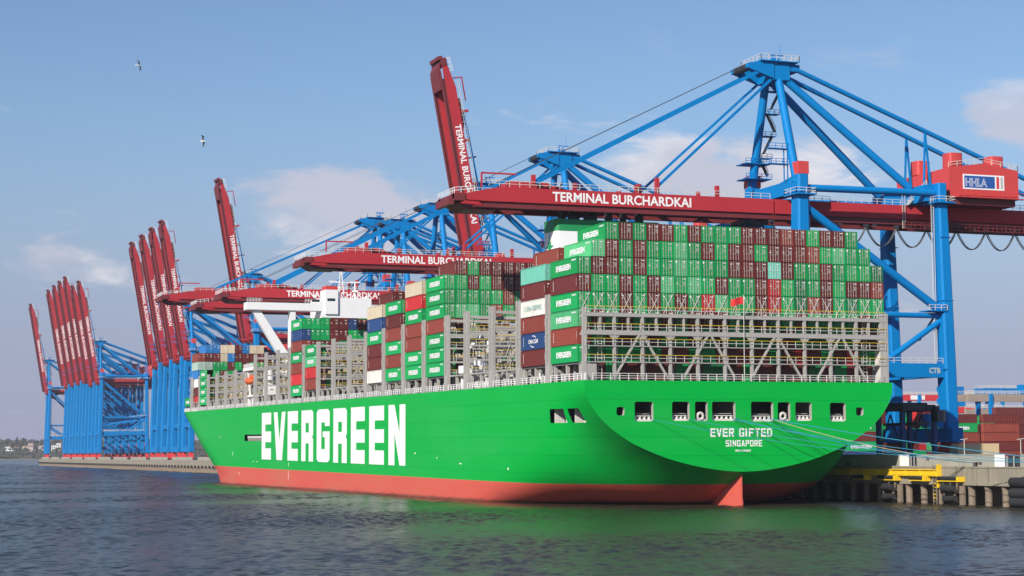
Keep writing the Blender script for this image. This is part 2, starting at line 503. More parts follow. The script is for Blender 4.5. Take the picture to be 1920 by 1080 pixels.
def section(y, bowt=None):
    pts = []
    for z in zr:
        yy = y
        if bowt is not None: yy = 300 + (stem(z)[0] - 300) * bowt
        pts.append((half(yy, z), yy, z))
    z13 = zr[-1]; zb = zbot(y)
    for j in range(1, NW + 1):
        q = j / NW
        if bowt is not None:
            z = z13 + (-33 - z13) * q; yy = 300 + (stem(z)[0] - 300) * bowt
            pts.append((half(yy, z), yy, z))
        else:
            b13 = pts[len(zr) - 1][0]
            ang = q * math.pi / 2
            # walk along the section: mix of depth and breadth parameters
            z = z13 + (zb - z13) * math.sin(ang)
            b = half(y, z) if q < 1 else 0.0
            pts.append((b, y, z))
    return pts


secs = [section(y) for y in ylist] + [section(300, (k / 14.0) ** .8) for k in range(1, 15)]
nrow = len(secs[0])
OPEN_PORT = [((2.02, 5.69), (-9.96, -7.6)), ((7.05, 12.09), (-9.96, -7.6)), ((239.06, 262.68), (-13.14, -11.26))]
hv = []; hf = []
for side in (-1, 1):
    off = len(hv)
    for sc in secs:
        hv += [(XC + side * b, y, z) for b, y, z in sc]
    for i in range(len(secs) - 1):
        for j in range(nrow - 1):
            if side < 0 and i < len(ylist) - 1 and j < len(zr) - 1:
                ym = (ylist[i] + ylist[i + 1]) / 2; zm = (zr[j] + zr[j + 1]) / 2
                if any(a[0] < ym < a[1] and c[0] < zm < c[1] for a, c in OPEN_PORT): continue
            a = off + i * nrow + j
            hf.append((a, a + 1, a + nrow + 1, a + nrow))
hb = MB(); hb.add(hv, hf)
hm = hb.mesh('hull', M_HULL)
bm = bmesh.new(); bm.from_mesh(hm)
bmesh.ops.remove_doubles(bm, verts=bm.verts, dist=.004)
bmesh.ops.recalc_face_normals(bm, faces=bm.faces); bm.to_mesh(hm); bm.free()
hm.polygons.foreach_set('use_smooth', [True] * len(hm.polygons))
hm.set_sharp_from_angle(angle=R(40))
hull = link('hull', hm, ship)

# transom: flat plate with the mooring-deck openings cut out
TOPEN = [(5.57, 6.98, -8.85, -7.46), (8.81, 12.13, -9.8, -6.58), (15.54, 18.71, -9.71, -6.55), (19.72, 22.04, -9.71, -6.53), (22.86, 27.17, -9.7, -6.52),
         (30.11, 34.28, -9.79, -6.48), (35.14, 37.52, -9.69, -6.55), (38.49, 41.6, -9.69, -6.54), (45.15, 48.2, -9.77, -6.6), (50.23, 51.67, -8.77, -7.4)]


def rrect(x0, x1, z0, z1, r, n=4):
    pts = []
    for cx, cz, a0 in ((x1 - r, z0 + r, -90), (x1 - r, z1 - r, 0), (x0 + r, z1 - r, 90), (x0 + r, z0 + r, 180)):
        for k in range(n + 1):
            a = R(a0 + 90 * k / n); pts.append((cx + r * math.cos(a), cz + r * math.sin(a)))
    return pts


bm = bmesh.new()
loop = [(XC - b, z) for b, y, z in secs[0]] + [(XC + b, z) for b, y, z in reversed(secs[0][:-1])]
loops = [loop] + [rrect(a, b, c, d, .35) for a, b, c, d in TOPEN]
eds = []
for lp in loops:
    vs = [bm.verts.new((x, -3.0, z)) for x, z in lp]
    eds += [bm.edges.new((vs[i], vs[(i + 1) % len(vs)])) for i in range(len(vs))]
bmesh.ops.triangle_fill(bm, use_beauty=True, use_dissolve=False, edges=eds)
for f in bm.faces:
    if f.normal.y > 0: f.normal_flip()
me = bpy.data.meshes.new('transom'); bm.to_mesh(me); bm.free(); me.materials.append(M_HULL)
transom = link('transom', me, ship)
# thin lip round the transom edge (the light line in the photograph) and opening frames
lp = MB(); lp.path([(x, -3.0, z) for x, z in loop], .05, 5)
lp.build('transom_edge', M_HULL, transom, True)
for a, b, c, d in TOPEN:
    fr = MB(); q = rrect(a, b, c, d, .35); q2 = rrect(a - .02, b + .02, c - .02, d + .02, .35)
    n = len(q)
    fr.add([(x, -3.0, z) for x, z in q] + [(x, -2.2, z) for x, z in q], [(i, (i + 1) % n, n + (i + 1) % n, n + i) for i in range(n)])
    fr.build('mooring_port', M_GREY, transom)
# mooring deck seen inside, its shade put into the dark colour
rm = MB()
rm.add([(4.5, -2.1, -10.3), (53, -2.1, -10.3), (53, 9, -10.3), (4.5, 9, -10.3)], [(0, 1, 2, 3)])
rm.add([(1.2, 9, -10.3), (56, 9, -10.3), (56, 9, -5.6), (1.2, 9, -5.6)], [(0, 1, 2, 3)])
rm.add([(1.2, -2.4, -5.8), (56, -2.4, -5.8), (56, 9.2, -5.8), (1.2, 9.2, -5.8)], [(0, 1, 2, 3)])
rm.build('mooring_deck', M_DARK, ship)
wallm = MB()
for x in (13.4, 28.6, 43.4, 4.6, 52.9):
    wallm = MB(); wallm.box(x - .12, x + .12, -2.15, 8.9, -10.25, -5.9); wallm.build('frame_wall', M_GREY, ship)
for k, (a, b, c, d) in enumerate(TOPEN):
    wd = b - a
    if wd < 2: continue
    n = max(2, int(wd / .75))
    fl = MB()
    fl.box(a + .2, b - .2, -2.5, -1.7, d - (d - c) - .02, c + .35)
    for i in range(n):
        x = a + .45 + (wd - .9) * i / max(1, n - 1)
        if k in (3, 6): continue
        fl.tube((x, -2.2, c + .3), (x, -2.2, c + .85), .24, .24, 10)
    if k in (3, 6):
        cx = (a + b) / 2
        pts = [(cx + .52 * math.cos(t * .5236), -2.55, c + .78 + .52 * math.sin(t * .5236)) for t in range(13)]
        fl.path(pts, .24, 8)
    else:
        fl.box(a + .3, b - .3, -2.5, -1.9, c + .82, c + .96)
    fl.build('fairlead', M_PALE, ship, True)
    rl = MB(); rl.box(a, b, -1.5, -1.45, c + 1.2, c + 1.26); rl.build('port_rail', M_PALE, ship)
# quarter openings: side walls inside, rollers
for y in (6.3, 12.3):
    xb = XC - half(y, -9.9)
    qw = MB(); qw.box(xb + .9, xb + 6, y - .15, y + .15, -10.3, -5.9); qw.build('frame_wall', M_PALE, ship)
for ya, yb in ((2.3, 4.6), (7.4, 10.0)):
    xb = XC - half((ya + yb) / 2, -9.9) + .95
    q = MB(); q.box(xb, xb + .7, ya, yb, -10.2, -9.6)
    for i in range(4): q.tube((xb + .35, ya + .35 + (yb - ya - .7) * i / 3, -9.8), (xb + .35, ya + .35 + (yb - ya - .7) * i / 3, -8.8), .26, .26, 10)
    q.build('fairlead', M_PALE, ship, True)
# forward side opening with the stowed gangway
gw = MB(); gw.box(-.1, 2.4, 239, 263, -13.3, -13.16); gw.box(2.2, 2.4, 239, 263, -13.2, -11.2); gw.build('gangway_recess', M_DARK, ship)
gw = MB(); gw.box(.25, .9, 241, 261, -12.25, -11.7)
for i in range(14): gw.box(.2, .3, 241.5 + i * 1.4, 241.7 + i * 1.4, -13.1, -12.3)
gw.build('gangway', M_PALE, ship)
# decks
dk = MB(); edge = [(XC - sc[0][0] + .03, sc[0][1], DECK - .05) for sc in secs]; edge2 = [(XC + sc[0][0] - .03, sc[0][1], DECK - .05) for sc in secs]
for i in range(len(edge) - 1): dk.add([edge[i], edge2[i], edge2[i + 1], edge[i + 1]], [(0, 1, 2, 3)])
dk.build('deck', M_DECK, ship)

# hull lettering, letter by letter
def E_(): return [[(0, 0), (.38, 0), (.38, 1), (0, 1)], [(.38, 0), (1, 0), (1, .25), (.38, .25)], [(.38, .40), (1, .40), (1, .63), (.38, .63)], [(.38, .76), (1, .76), (1, 1), (.38, 1)]]
def V_(): return [[(0, 0), (.32, 0), (.5, .60), (.5, 1), (.27, 1)], [(1, 0), (.73, 1), (.5, 1), (.5, .60), (.70, 0)]]
def R_(): return [[(0, 0), (.36, 0), (.36, 1), (0, 1)], [(.36, 0), (.64, 0), (.64, .25), (.36, .25)], [(.36, .435), (.64, .435), (.64, .65), (.36, .65)],
                  [(.64, 0), (.88, 0), (1, .05), (1, .48), (.92, .525), (.64, .525)], [(.64, .525), (.92, .525), (1, .57), (1, 1), (.64, 1)]]
def G_(): return [[(0, .05), (.14, 0), (.36, 0), (.36, 1), (.14, 1), (0, .95)], [(.36, 0), (.64, 0), (.64, .25), (.36, .25)], [(.36, .755), (.64, .755), (.64, 1), (.36, 1)],
                  [(.64, 0), (.86, 0), (1, .05), (1, .32), (.64, .32)], [(.47, .42), (.64, .42), (.64, .53), (.47, .53)], [(.64, .42), (1, .42), (1, .95), (.86, 1), (.64, 1)]]
def N_(): return [[(0, 0), (.36, 0), (.36, 1), (0, 1)], [(.665, 0), (1, 0), (1, 1), (.665, 1)], [(.36, 0), (.665, .47), (.665, 1), (.36, .47)]]
LET = [(E_, 238.9, 227.0), (V_, 223.7, 209.4), (E_, 206.7, 195.0), (R_, 191.0, 178.4), (G_, 174.6, 161.6), (R_, 157.9, 145.3), (E_, 141.5, 129.4), (E_, 125.6, 113.5), (N_, 109.9, 97.1)]
for (fn, ya, yb), col in zip(LET, 'EVERGREEN'):
    lt = MB()
    for poly in fn():
        n = len(poly); pts = [(-.325, ya + (yb - ya) * px, -5.2 - 13.1 * pz) for px, pz in poly]
        lt.add(pts + [(-.29, q[1], q[2]) for q in pts], [tuple(range(n))] + [(i, (i + 1) % n, n + (i + 1) % n, n + i) for i in range(n)])
    lt.build('letter', M_MARK, hull)
BL = {'E': [(0, .27, 0, 1), (.27, 1, 0, .19), (.27, .92, .41, .59), (.27, 1, .81, 1)], 'F': [(0, .27, 0, 1), (.27, 1, 0, .19), (.27, .92, .41, .59)],
      'I': [(.34, .66, 0, 1)], 'T': [(0, 1, 0, .19), (.36, .64, .19, 1)], 'L': [(0, .27, 0, 1), (.27, 1, .81, 1)],
      'D': [(0, .27, 0, 1), (.27, .85, 0, .19), (.27, .85, .81, 1), (.73, 1, .19, .81)], 'O': [(0, .27, .06, .94), (.12, .88, 0, .06), (.27, .73, .06, .19), (.27, .73, .81, .94), (.12, .88, .94, 1), (.73, 1, .06, .94)],
      'S': [(0, 1, 0, .19), (0, .27, .19, .41), (0, 1, .41, .59), (.73, 1, .59, .81), (0, 1, .81, 1)], 'P': [(0, .27, 0, 1), (.27, 1, 0, .19), (.73, 1, .19, .41), (.27, 1, .41, .59)],
      'G': [(0, .27, .05, .95), (.12, 1, 0, .05), (.27, 1, .05, .19), (.73, 1, .19, .30), (.52, 1, .46, .62), (.73, 1, .62, .81), (.27, 1, .81, .95), (.12, 1, .95, 1)], ' ': []}
BP = {'V': [[(0, 0), (.29, 0), (.5, .68), (.5, 1), (.34, 1)], [(1, 0), (.66, 1), (.5, 1), (.5, .68), (.71, 0)]],
      'R': [[(0, 0), (.27, 0), (.27, 1), (0, 1)], [(.27, 0), (1, 0), (1, .19), (.27, .19)], [(.73, .19), (1, .19), (1, .42), (.73, .42)], [(.27, .42), (1, .42), (.9, .6), (.27, .6)], [(.45, .6), (.74, .6), (1, 1), (.72, 1)]],
      'N': [[(0, 0), (.27, 0), (.27, 1), (0, 1)], [(.73, 0), (1, 0), (1, 1), (.73, 1)], [(.27, 0), (.73, .62), (.73, 1), (.27, .38)]],
      'A': [[(.36, 0), (.5, 0), (.5, .30), (.27, 1), (0, 1)], [(.64, 0), (1, 1), (.73, 1), (.5, .30), (.5, 0)], [(.36, .66), (.64, .66), (.70, .82), (.30, .82)]]}


def block_text(body, x0, x1, ztop, h, y=-3.02, gap=.22, space=.6):
    n = sum(space if c == ' ' else (.5 if c == 'I' else 1) for c in body) + gap * (len(body) - 1)
    u = (x1 - x0) / n; x = x0
    for c in body:
        wd_ = (space if c == ' ' else (.5 if c == 'I' else 1)) * u
        polys = BP.get(c) or [[(a, t), (b_, t), (b_, d), (a, d)] for a, b_, t, d in BL[c]]
        if c == 'I': polys = [[(.05, 0), (.55 * .9 + .2, 0), (.695, 1), (.05, 1)]]
        if polys:
            q = MB()
            for p_ in polys: q.add([(x + px * wd_, y, ztop - pz * h) for px, pz in p_], [tuple(range(len(p_)))])
            q.build('letter', M_MARK, transom)
        x += wd_ + gap * u


block_text('EVER GIFTED', 22.5, 34.0, -10.95, 1.42)
block_text('SINGAPORE', 25.3, 32.1, -12.92, 1.06)
o = link('hull_number', text_mesh('IMO 9786827', .37, .03, 2.9, M_MARK), transom); o.matrix_local = Matrix.Translation((28.55, -3.02, -14.68)) @ FACE_AFT
# small white marks on the side (draught and tug marks)
for (y, z, wd, ht) in [(205.5, -19.4, .25, 1.2), (205.5, -22.2, .18, 2.2), (280, -17, .25, 1.3), (60, -17.4, 1.2, .2), (75, -16.4, .3, .3), (150, -12, .4, .4), (300, -12, .4, .4), (270, -22.8, .22, 1.0), (245, -19.0, .4, .4), (250, -19, .4, .4), (90, -15.6, .9, .25), (33, -18, .5, .4)]:
    q = MB(); b_ = half(y, z); q.box(XC - b_ - .03, XC - b_ + .05, y - wd / 2, y + wd / 2, z - ht / 2, z + ht / 2); q.build('hull_mark', M_MARK, hull)

# rudder and skeg
rd = MB()
prof = [(-2.0, .12), (1.0, .75), (5.0, .95), (8.5, .6), (9.6, .15)]
vs = []
for z in (-18.6, -31):
    vs += [(XC - h, y, z) for y, h in prof] + [(XC + h, y, z) for y, h in reversed(prof)]
n = len(prof) * 2
rd.add(vs, [tuple(range(n)), tuple(range(2 * n - 1, n - 1, -1))] + [(i, (i + 1) % n, n + (i + 1) % n, n + i) for i in range(n)])
rd.box(XC - .16, XC + .16, -2.12, -1.9, -24.5, -22.9)
rd.build('rudder', M_BOOT, ship, True)
sk = MB(); sk.add([(XC, 10.2, -21.2), (XC, 10.2, -31), (XC - 1.6, 24, -31), (XC + 1.6, 24, -31), (XC - 1.6, 24, -22), (XC + 1.6, 24, -22)], [(0, 1, 2, 4), (0, 5, 3, 1), (4, 2, 3, 5), (0, 4, 5), (1, 3, 2)])
sk.build('skeg', M_BOOT, ship)


# deck-edge railings
def railing_mb(pts, h=1.1, step=1.6, r=.045, rails=3, post=.05):
    q = MB()
    for a, b in zip(pts, pts[1:]):
        a = Vector(a); b = Vector(b); L = (b - a).length; n = max(1, int(L / step))
        for k in range(1, rails + 1):
            dz = Vector((0, 0, h * k / rails)); q.beam(a + dz, b + dz, r * 2, r * 2)
        for i in range(n):
            c = a + (b - a) * (i / n); q.beam(c, c + Vector((0, 0, h)), post * 2, post * 2)
    return q


side_pts = [(XC - sc[0][0] + .25, sc[0][1], DECK) for sc in secs if sc[0][1] < 392]
railing_mb(side_pts, 1.15, 1.5, .045, 3, .06).build('side_railing', M_WHITE, ship)
railing_mb([(1.5, -2.7, DECK), (56, -2.7, DECK)], 1.15, 1.6, .045, 3, .06).build('stern_railing', M_PALE, ship)
bw = MB()
for a, b in zip(side_pts[-9:], side_pts[-8:]): bw.beam((a[0], a[1], DECK + .35), (b[0], b[1], DECK + .35), .1, .7)
bw.build('bow_bulwark', M_PALE, ship)

# ------------------------------------------------------------------ lashing bridges
LBY = [13.4, 28.1, 42.8, 57.5, 69.7, 84.9, 99.8, 115.0, 130.0, 145.0, 160.0, 175.2, 190.4, 206.2, 221.0, 236.0, 250.5, 264.4, 279.0, 293.9, 308.6, 323.3, 338.3, 353.3]


def lashing(name, y, top, parent, rich=True):
    """one athwartships lashing bridge: posts, walkway platforms, yellow-topped railings, braces"""
    root = empty(name, None, parent); root.location = (0, y, 0)
    xs = [.15 + 5.04 * i for i in range(12)]; xs[-1] = 56.9
    lev = [0.0, 2.75, 5.5, 8.2] if top > 10 else [0.0, 2.7, 5.3]
    for i, x in enumerate(xs):
        q = MB(); wd = .66 if i in (0, 11) else .32
        for yy in ((-.75, .75) if i in (0, 11) else (-.75,)): q.beam((x, yy, DECK - .05), (x, yy, top), wd, wd * .8)
        for z in lev: q.box(x - .2, x + .2, -.75, .75, z - .3, z - .1)
        if i in (0, 11): q.box(x - .32, x + .32, -.95, .95, DECK, -.2)
        q.build('post', M_GREY, root)
    for z in lev:
        q = MB(); q.box(xs[0], xs[-1], -1.0, 1.0, z - .16, z - .02)
        q.box(xs[0], xs[-1], -1.03, -.97, z - .30, z + .06)
        q.build('platform', M_GREY, root)
        q = MB(); q.beam((xs[0], -.95, z + 1.08), (xs[-1], -.95, z + 1.08), .09, .09)
        q.build('handrail', M_YEL, root)
        q = MB(); q.beam((xs[0], -.95, z + .55), (xs[-1], -.95, z + .55), .06, .06)
        for k in range(36):
            x = xs[0] + (xs[-1] - xs[0]) * k / 35; q.beam((x, -.95, z), (x, -.95, z + 1.06), .07, .07)
        q.build('railing', M_PALE, root)
    q = MB(); q.box(xs[0], xs[-1], -.95, -.55, top - 1.35, top - .85); q.box(xs[0], xs[-1], .55, .95, top - 1.35, top - .85)
    q.box(xs[0], xs[-1], -.98, -.58, lev[-1] - .75, lev[-1] - .3)
    q.build('top_beam', M_GREY, root)
    for x in (10.2, 22.8, 35.4, 48.0):
        for sg in (-1, 1):
            q = MB(); q.beam((x + .25 * sg, -.8, lev[2] - .5), (x + 4.8 * sg, -.8, DECK + .2), .42, .35); q.build('brace', M_GREY, root)
    if rich:   # lashing gear, cable trunks and lockers hung along the walkways
        rr = random.Random(int(y * 10))
        for tone, mm in enumerate((M_BEIGE, M_DARK, M_DARK, M_PALE, M_DECK)):
            q = MB()
            for k in range(18 if mm is M_PALE else 44):
                x = rr.uniform(.6, 55.5); z = rr.choice(lev) + rr.uniform(0, 1.6); a = rr.uniform(.25, 1.1); b = rr.uniform(.2, .9)
                q.box(x - a / 2, x + a / 2, -.9 + rr.uniform(0, .5), -.2, z, z + b)
            for k in range(16):
                x = rr.uniform(.6, 55); z = rr.choice(lev); q.beam((x, -.85, z), (x + rr.uniform(-2, 2), -.85, z + 2.4), .10, .10)
            tag(q.build('lashing_gear', mm, root), kind='stuff')
    for k in range(1):
        q = MB()
        for s_ in range(9):
            for x0 in (3.6, 53.0):
                q.box(x0, x0 + .5, -.6, -.55, lev[0] + s_ * .6, lev[0] + s_ * .6 + .06)
        for x0 in (3.6, 4.05, 53.0, 53.45): q.box(x0, x0 + .06, -.62, -.56, lev[0], lev[0] + 5.2)
        q.build('ladder', M_PALE, root)
    return root


def stern_lashing():
    root = empty('stern_lashing_bridge', None, ship); root.location = (0, -1.45, 0)
    xs = [.6 + 5.04 * i for i in range(12)]
    xs = [x for x in xs if x < 56.5]
    top = 7.95
    for i, x in enumerate([.35] + xs[1:] + [56.9]):
        q = MB(); wd = .75 if x < 1 or x > 56 else .44
        q.beam((x, -.6, DECK - .05), (x, -.6, 8.9 if wd > .7 else top), wd, .5)
        q.beam((x + .9, .55, DECK), (x + .9, .55, top), .32, .3)
        q.build('post', M_GREY, root)
    for i in range(len(xs) - 1):
        x = (xs[i] + xs[i + 1]) / 2
        q = MB(); q.beam((x, -.6, 4.9), (x, -.6, top), .34, .34); q.build('short_post', M_GREY, root)
    for z, hh in ((top, .55), (5.1, .72)):
        q = MB(); q.box(.3, 57, -.9, -.35, z - hh, z); q.box(.3, 57, .3, .75, z - hh, z); q.build('cross_beam', M_GREY, root)
        q = MB()
        for x in xs[1:]:
            for sg in (-1, 1): q.prism([(x + sg * .26, z - hh), (x + sg * 1.05, z - hh), (x + sg * .26, z - hh - .75)], 'y', -.78, -.5)
        if z < 6: q.build('gusset', M_GREY, root)
    for z in (0.0, 2.65, 5.1, top):
        q = MB(); q.box(.4, 56.9, -.95, .95, z - .18, z - .03) if z < 5 else q.box(.4, 56.9, -.88, .9, z + .01, z + .06)
        q.build('platform', M_GREY, root)
        q = MB(); q.beam((.5, -.98, z + 1.12), (56.8, -.98, z + 1.12), .085, .085); q.build('handrail', M_YEL, root)
        q = MB(); q.beam((.5, -.98, z + .6), (56.8, -.98, z + .6), .07, .07)
        for k in range(36):
            x = .5 + 56.2 * k / 35; q.beam((x, -.98, z), (x, -.98, z + 1.1), .07, .07)
        q.build('railing', M_PALE, root)
    for x in (10.4, 22.9, 35.5, 48.0):
        for sg in (-1, 1):
            q = MB(); q.beam((x + .3 * sg, -.72, 4.5), (x + 4.9 * sg, -.72, DECK + .3), .38, .32); q.build('brace', M_GREY, root)
    for x0 in (3.0, 52.8):
        q = MB()
        for s_ in range(18): q.box(x0, x0 + .7, .1, .15, DECK + .6 * s_, DECK + .6 * s_ + .07)
        for dx in (0, .7): q.box(x0 + dx, x0 + dx + .07, .1, .16, DECK, top)
        q.build('ladder', M_PALE, root)
    # side plinths at the corners
    q = MB(); q.box(.2, 2.4, -.8, .9, DECK, -.4); q.build('plinth', M_GREY, root)
    q = MB(); q.box(55.6, 57.1, -.8, .9, DECK, 2.4); q.build('plinth', M_PALE, root)
    # crossed lashing rods on the lowest free tier
    for i in range(23):
        for a, b in ((.25, 2.2), (2.2, .25)):
            q = MB(); q.beam((2.52 * i + a, 1.3, 8.0), (2.52 * i + b, 1.38, 11.5), .06, .06); q.build('lashing_rod', M_PALE, root)


stern_lashing()
proto_hi = proto_lo = None
for i, y in enumerate(LBY):
    hi = y < 255
    src = proto_hi if hi else proto_lo
    if i % 3 == 0 or src is None:
        o = lashing('lashing_bridge', y, 12.0 if hi else 8.6, ship)
        if hi: proto_hi = o
        else: proto_lo = o
    else:
        o = copy_tree(src, ship); o.location = (0, y, 0)

# hatch coamings and pedestals below the stacks
BAYS = [0.0] + [y + 1.35 for y in LBY]
for y in BAYS:
    q = MB(); q.box(4.5, 53, y + .3, y + 12.0, DECK, -3.0 + 1.0); q.build('hatch_coaming', M_DECK, ship)
    for x in (.5, 1.9, 55.5):
        q = MB()
        for yy in (y + .3, y + 6.1, y + 11.6): q.box(x, x + .55, yy, yy + .5, DECK, -.25)
        q.box(x - .1, x + .65, y, y + 12.2, -.3, -.05); q.build('pedestal', M_GREY, ship)
    rr = random.Random(int(y))
    q = MB()
    for k in range(9):
        a = rr.uniform(.3, .9); x = rr.uniform(1, 4.4); yy = y + rr.uniform(0, 12); q.box(x, x + a, yy, yy + rr.uniform(.3, 1.2), DECK, DECK + rr.uniform(.4, 2.2))
    tag(q.build('deck_gear', rr.choice([M_DARK, M_GREY, M_PALE]), ship), kind='stuff')

# ------------------------------------------------------------------ funnel and engine casing
fun = empty('funnel', None, ship)
q = MB(); q.box(14.5, 42.0, 46.0, 56.0, DECK, 14.0); q.build('engine_casing', M_WHITE, fun)
def fprof(r, x0=15.9, x1=38, y0=50.0, y1=57.0):
    return [(a, b) for a, b in rrect(x0, x1, y0, y1, r, 5)]
q = MB(); q.prism(fprof(.9), 'z', 14, 27.6); q.build('funnel_body', M_WHITE, fun, True)
q = MB(); q.prism(fprof(.95, 15.85, 38.05, 49.95, 57.05), 'z', 27.6, 29.9); q.build('funnel_band', M_FUNTOP, fun, True)
for x, r in ((18.5, .8), (21.0, 1.2), (24.5, 1.4), (28.4, .8), (31.5, .7), (35, .9)):
    q = MB(); q.tube((x, 53.5, 29.8), (x, 53.5, 31.6), r, r, 12); q.tube((x, 53.5, 31.5), (x - .4, 52.4, 32.6), r, r * .95, 12); q.build('exhaust_pipe', M_DARK, fun, True)
st = MB()
pts = []
for k in range(16):
    rad = [2.9, .9, 1.7, .9][k % 4] if k % 8 else 3.4
    a = math.pi * 2 * k / 16 + math.pi / 2; pts.append((53.5 + math.cos(a) * rad * .82, 24.7 + math.sin(a) * rad))
st.add([(15.87, 53.5, 24.7)] + [(15.87, y, z) for y, z in pts], [(0, i + 1, (i + 1) % 16 + 1) for i in range(16)])
st.build('star_emblem', M_EVG, fun)
q = MB(); q.tube((14.3, 44.0, -1), (14.3, 44.0, 9.5), 1.3, 1.3, 16); q.build('vent_trunk', M_GREY, fun, True)
q = MB(); q.box(4.5, 13, 59, 66, DECK, 4.2); q.box(7, 13, 59.5, 65.5, 4.2, 6.8); q.build('provision_house', M_WHITE, fun)
q = MB(); q.box(.8, 6.5, 60.5, 64.5, .2, 1.7); q.box(1.2, 2.2, 60.7, 61.7, DECK, .3); q.box(1.2, 2.2, 63.3, 64.3, DECK, .3); q.box(4.8, 6.0, 60.7, 64.3, DECK, .3); q.build('crane_pedestal', M_WHITE, fun)
q = MB(); q.tube((2.2, 62.5, 1.7), (2.2, 62.5, 5.2), .55, .5, 10); q.beam((2.2, 62.5, 5.0), (4.6, 60, 8.2), .5, .5); q.build('provision_crane', M_WHITE, fun)
q = MB(); q.box(8, 12.5, 58.3, 58.9, 1.5, 3.6); q.build('green_locker', M_FUNTOP, fun)

# ------------------------------------------------------------------ bridge deckhouse
dh = empty('deckhouse', None, ship)
YB = 255.0
q = MB(); q.box(21.0, 36.4, YB, YB + 14, DECK, 29.6); q.build('house_block', M_WHITE, dh)
q = MB(); q.box(22.0, 25.9, YB - .6, YB + 5, 24.6, 31.9); q.build('stair_tower', M_WHITE, dh)
q = MB(); q.box(22.2, 25.7, YB - .5, YB + 4.8, 31.9, 33.1); q.build('tower_top', M_HRED, dh)
q = MB(); q.box(-1.6, 21.1, YB, YB + 4.5, 25.5, 27.7); q.build('bridge_wing', M_WHITE, dh)
q = MB(); q.box(36.3, 59.0, YB, YB + 4.5, 25.5, 27.7); q.build('bridge_wing', M_WHITE, dh)
railing_mb([(-1.5, YB + .1, 27.7), (3.0, YB + .1, 27.7)], 1.2, .9).build('wing_railing', M_WHITE, dh)
railing_mb([(16, YB + .1, 27.7), (21, YB + .1, 27.7)], 1.2, .9).build('wing_railing', M_WHITE, dh)
for a, b in (((1.2, YB + 2, 25.6), (12.4, YB + 2, 8.4)), ((58 - 1.2, YB + 2, 25.6), (58 - 12.4, YB + 2, 8.4))):
    q = MB(); q.beam(a, b, 2.0, 2.2, 2.4, 2.8); q.build('wing_strut', M_WHITE, dh)
for x in (12.4, 45.2):
    q = MB(); q.box(x - .8, x + .8, YB + .5, YB + 3.5, 5, 25.5); q.build('wing_post', M_WHITE, dh)
q = MB(); q.box(11, 21, YB + 1, YB + 12, DECK, 10.5); q.build('lower_house', M_WHITE, dh)
for z in (26.6,):
    for x in (22.6, 18.0):
        q = MB(); q.box(x, x + 2.4, YB - .64, YB - .55, 28.5, 29.3) if x > 20 else q.box(x, x + 2.4, YB - .03, YB + .02, 28.2, 28.9); q.build('window', M_GLASS, dh)
q = MB(); q.box(36.45, 38.4, YB + .4, YB + 3, 22, 30)
q = MB()
for k in range(4): q.box(36.4, 38.6, YB, YB + 3.5, 20.5 + 2.3 * k, 20.7 + 2.3 * k)
q.build('side_balcony', M_WHITE, dh)
ms = MB()
ms.beam((27.3, YB + 5, 29.6), (28.0, YB + 5, 38), .28, .28); ms.beam((29.2, YB + 5, 29.6), (28.4, YB + 5, 38), .28, .28); ms.beam((28.2, YB + 7, 29.6), (28.2, YB + 5, 38), .28, .28)
for z in (31, 32.5, 34): ms.beam((27.2, YB + 5, z), (29.3, YB + 5, z), .14, .14)
ms.beam((24.8, YB + 5, 34.6), (31.6, YB + 5, 34.6), .2, .2); ms.beam((25.6, YB + 5, 33), (30.8, YB + 5, 33), .16, .16); ms.beam((28.2, YB + 5, 38), (28.2, YB + 5, 39.2), .12, .12)
ms.box(24.4, 27.6, YB + 4.8, YB + 5.1, 34.8, 35.05)
ms.build('signal_mast', M_WHITE, dh)
q = MB(); q.tube((32.6, YB + 5, 29.6), (32.6, YB + 5, 34.6), .3, .22, 8); q.box(30.9, 34.3, YB + 4.8, YB + 5.1, 34.6, 34.95); q.box(31.8, 33.4, YB + 4.2, YB + 5.8, 31.8, 32.3); q.build('radar_mast', M_WHITE, dh)
for x in (19.5, 35.4, 22.2):
    q = MB()
    for i in range(6):
        z0, z1 = -1 + i / 3, -1 + (i + 1) / 3
        q.tube((x, YB + 2, 29.9 + z0 * .55), (x, YB + 2, 29.9 + z1 * .55), .6 * math.sqrt(max(0.02, 1 - z0 * z0)), .6 * math.sqrt(max(0.02, 1 - z1 * z1)), 10)
    q.build('radome', M_WHITE, dh, True)
# davit frame beside the deckhouse
q = MB(); q.box(.6, 5.6, 251.0, 264, -.3, .4); q.build('davit_deck', M_WHITE, dh)
for y in (251.2, 256.5, 262.6):
    q = MB(); q.box(.8, 1.8, y, y + 1.1, DECK, -.3); q.box(3.4, 4.4, y, y + 1.1, DECK, -.3); q.build('davit_leg', M_WHITE, dh)
q = MB(); q.box(-.3, 6.2, 252, 266, 7.6, 8.5); q.build('boat_canopy', M_WHITE, dh)
railing_mb([(-.2, 252.2, 8.5), (-.2, 265.8, 8.5)], 1.1, 1).build('canopy_railing', M_WHITE, dh)
q = MB(); q.beam((1.2, 252.5, .4), (.5, 252.5, 7.6), .45, .45); q.build('davit', M_WHITE, dh)
q = MB(); q.beam((1.2, 262.5, .4), (.5, 262.5, 7.6), .45, .45); q.build('davit', M_WHITE, dh)
q = MB(); q.box(2.5, 6.5, 249.2, 250.4, -.5, 7.1); q.tube((4, 249.0, 4.6), (4, 249.0, 7.4), 1.4, 1.0, 12); q.build('vent_housing', M_WHITE, dh)

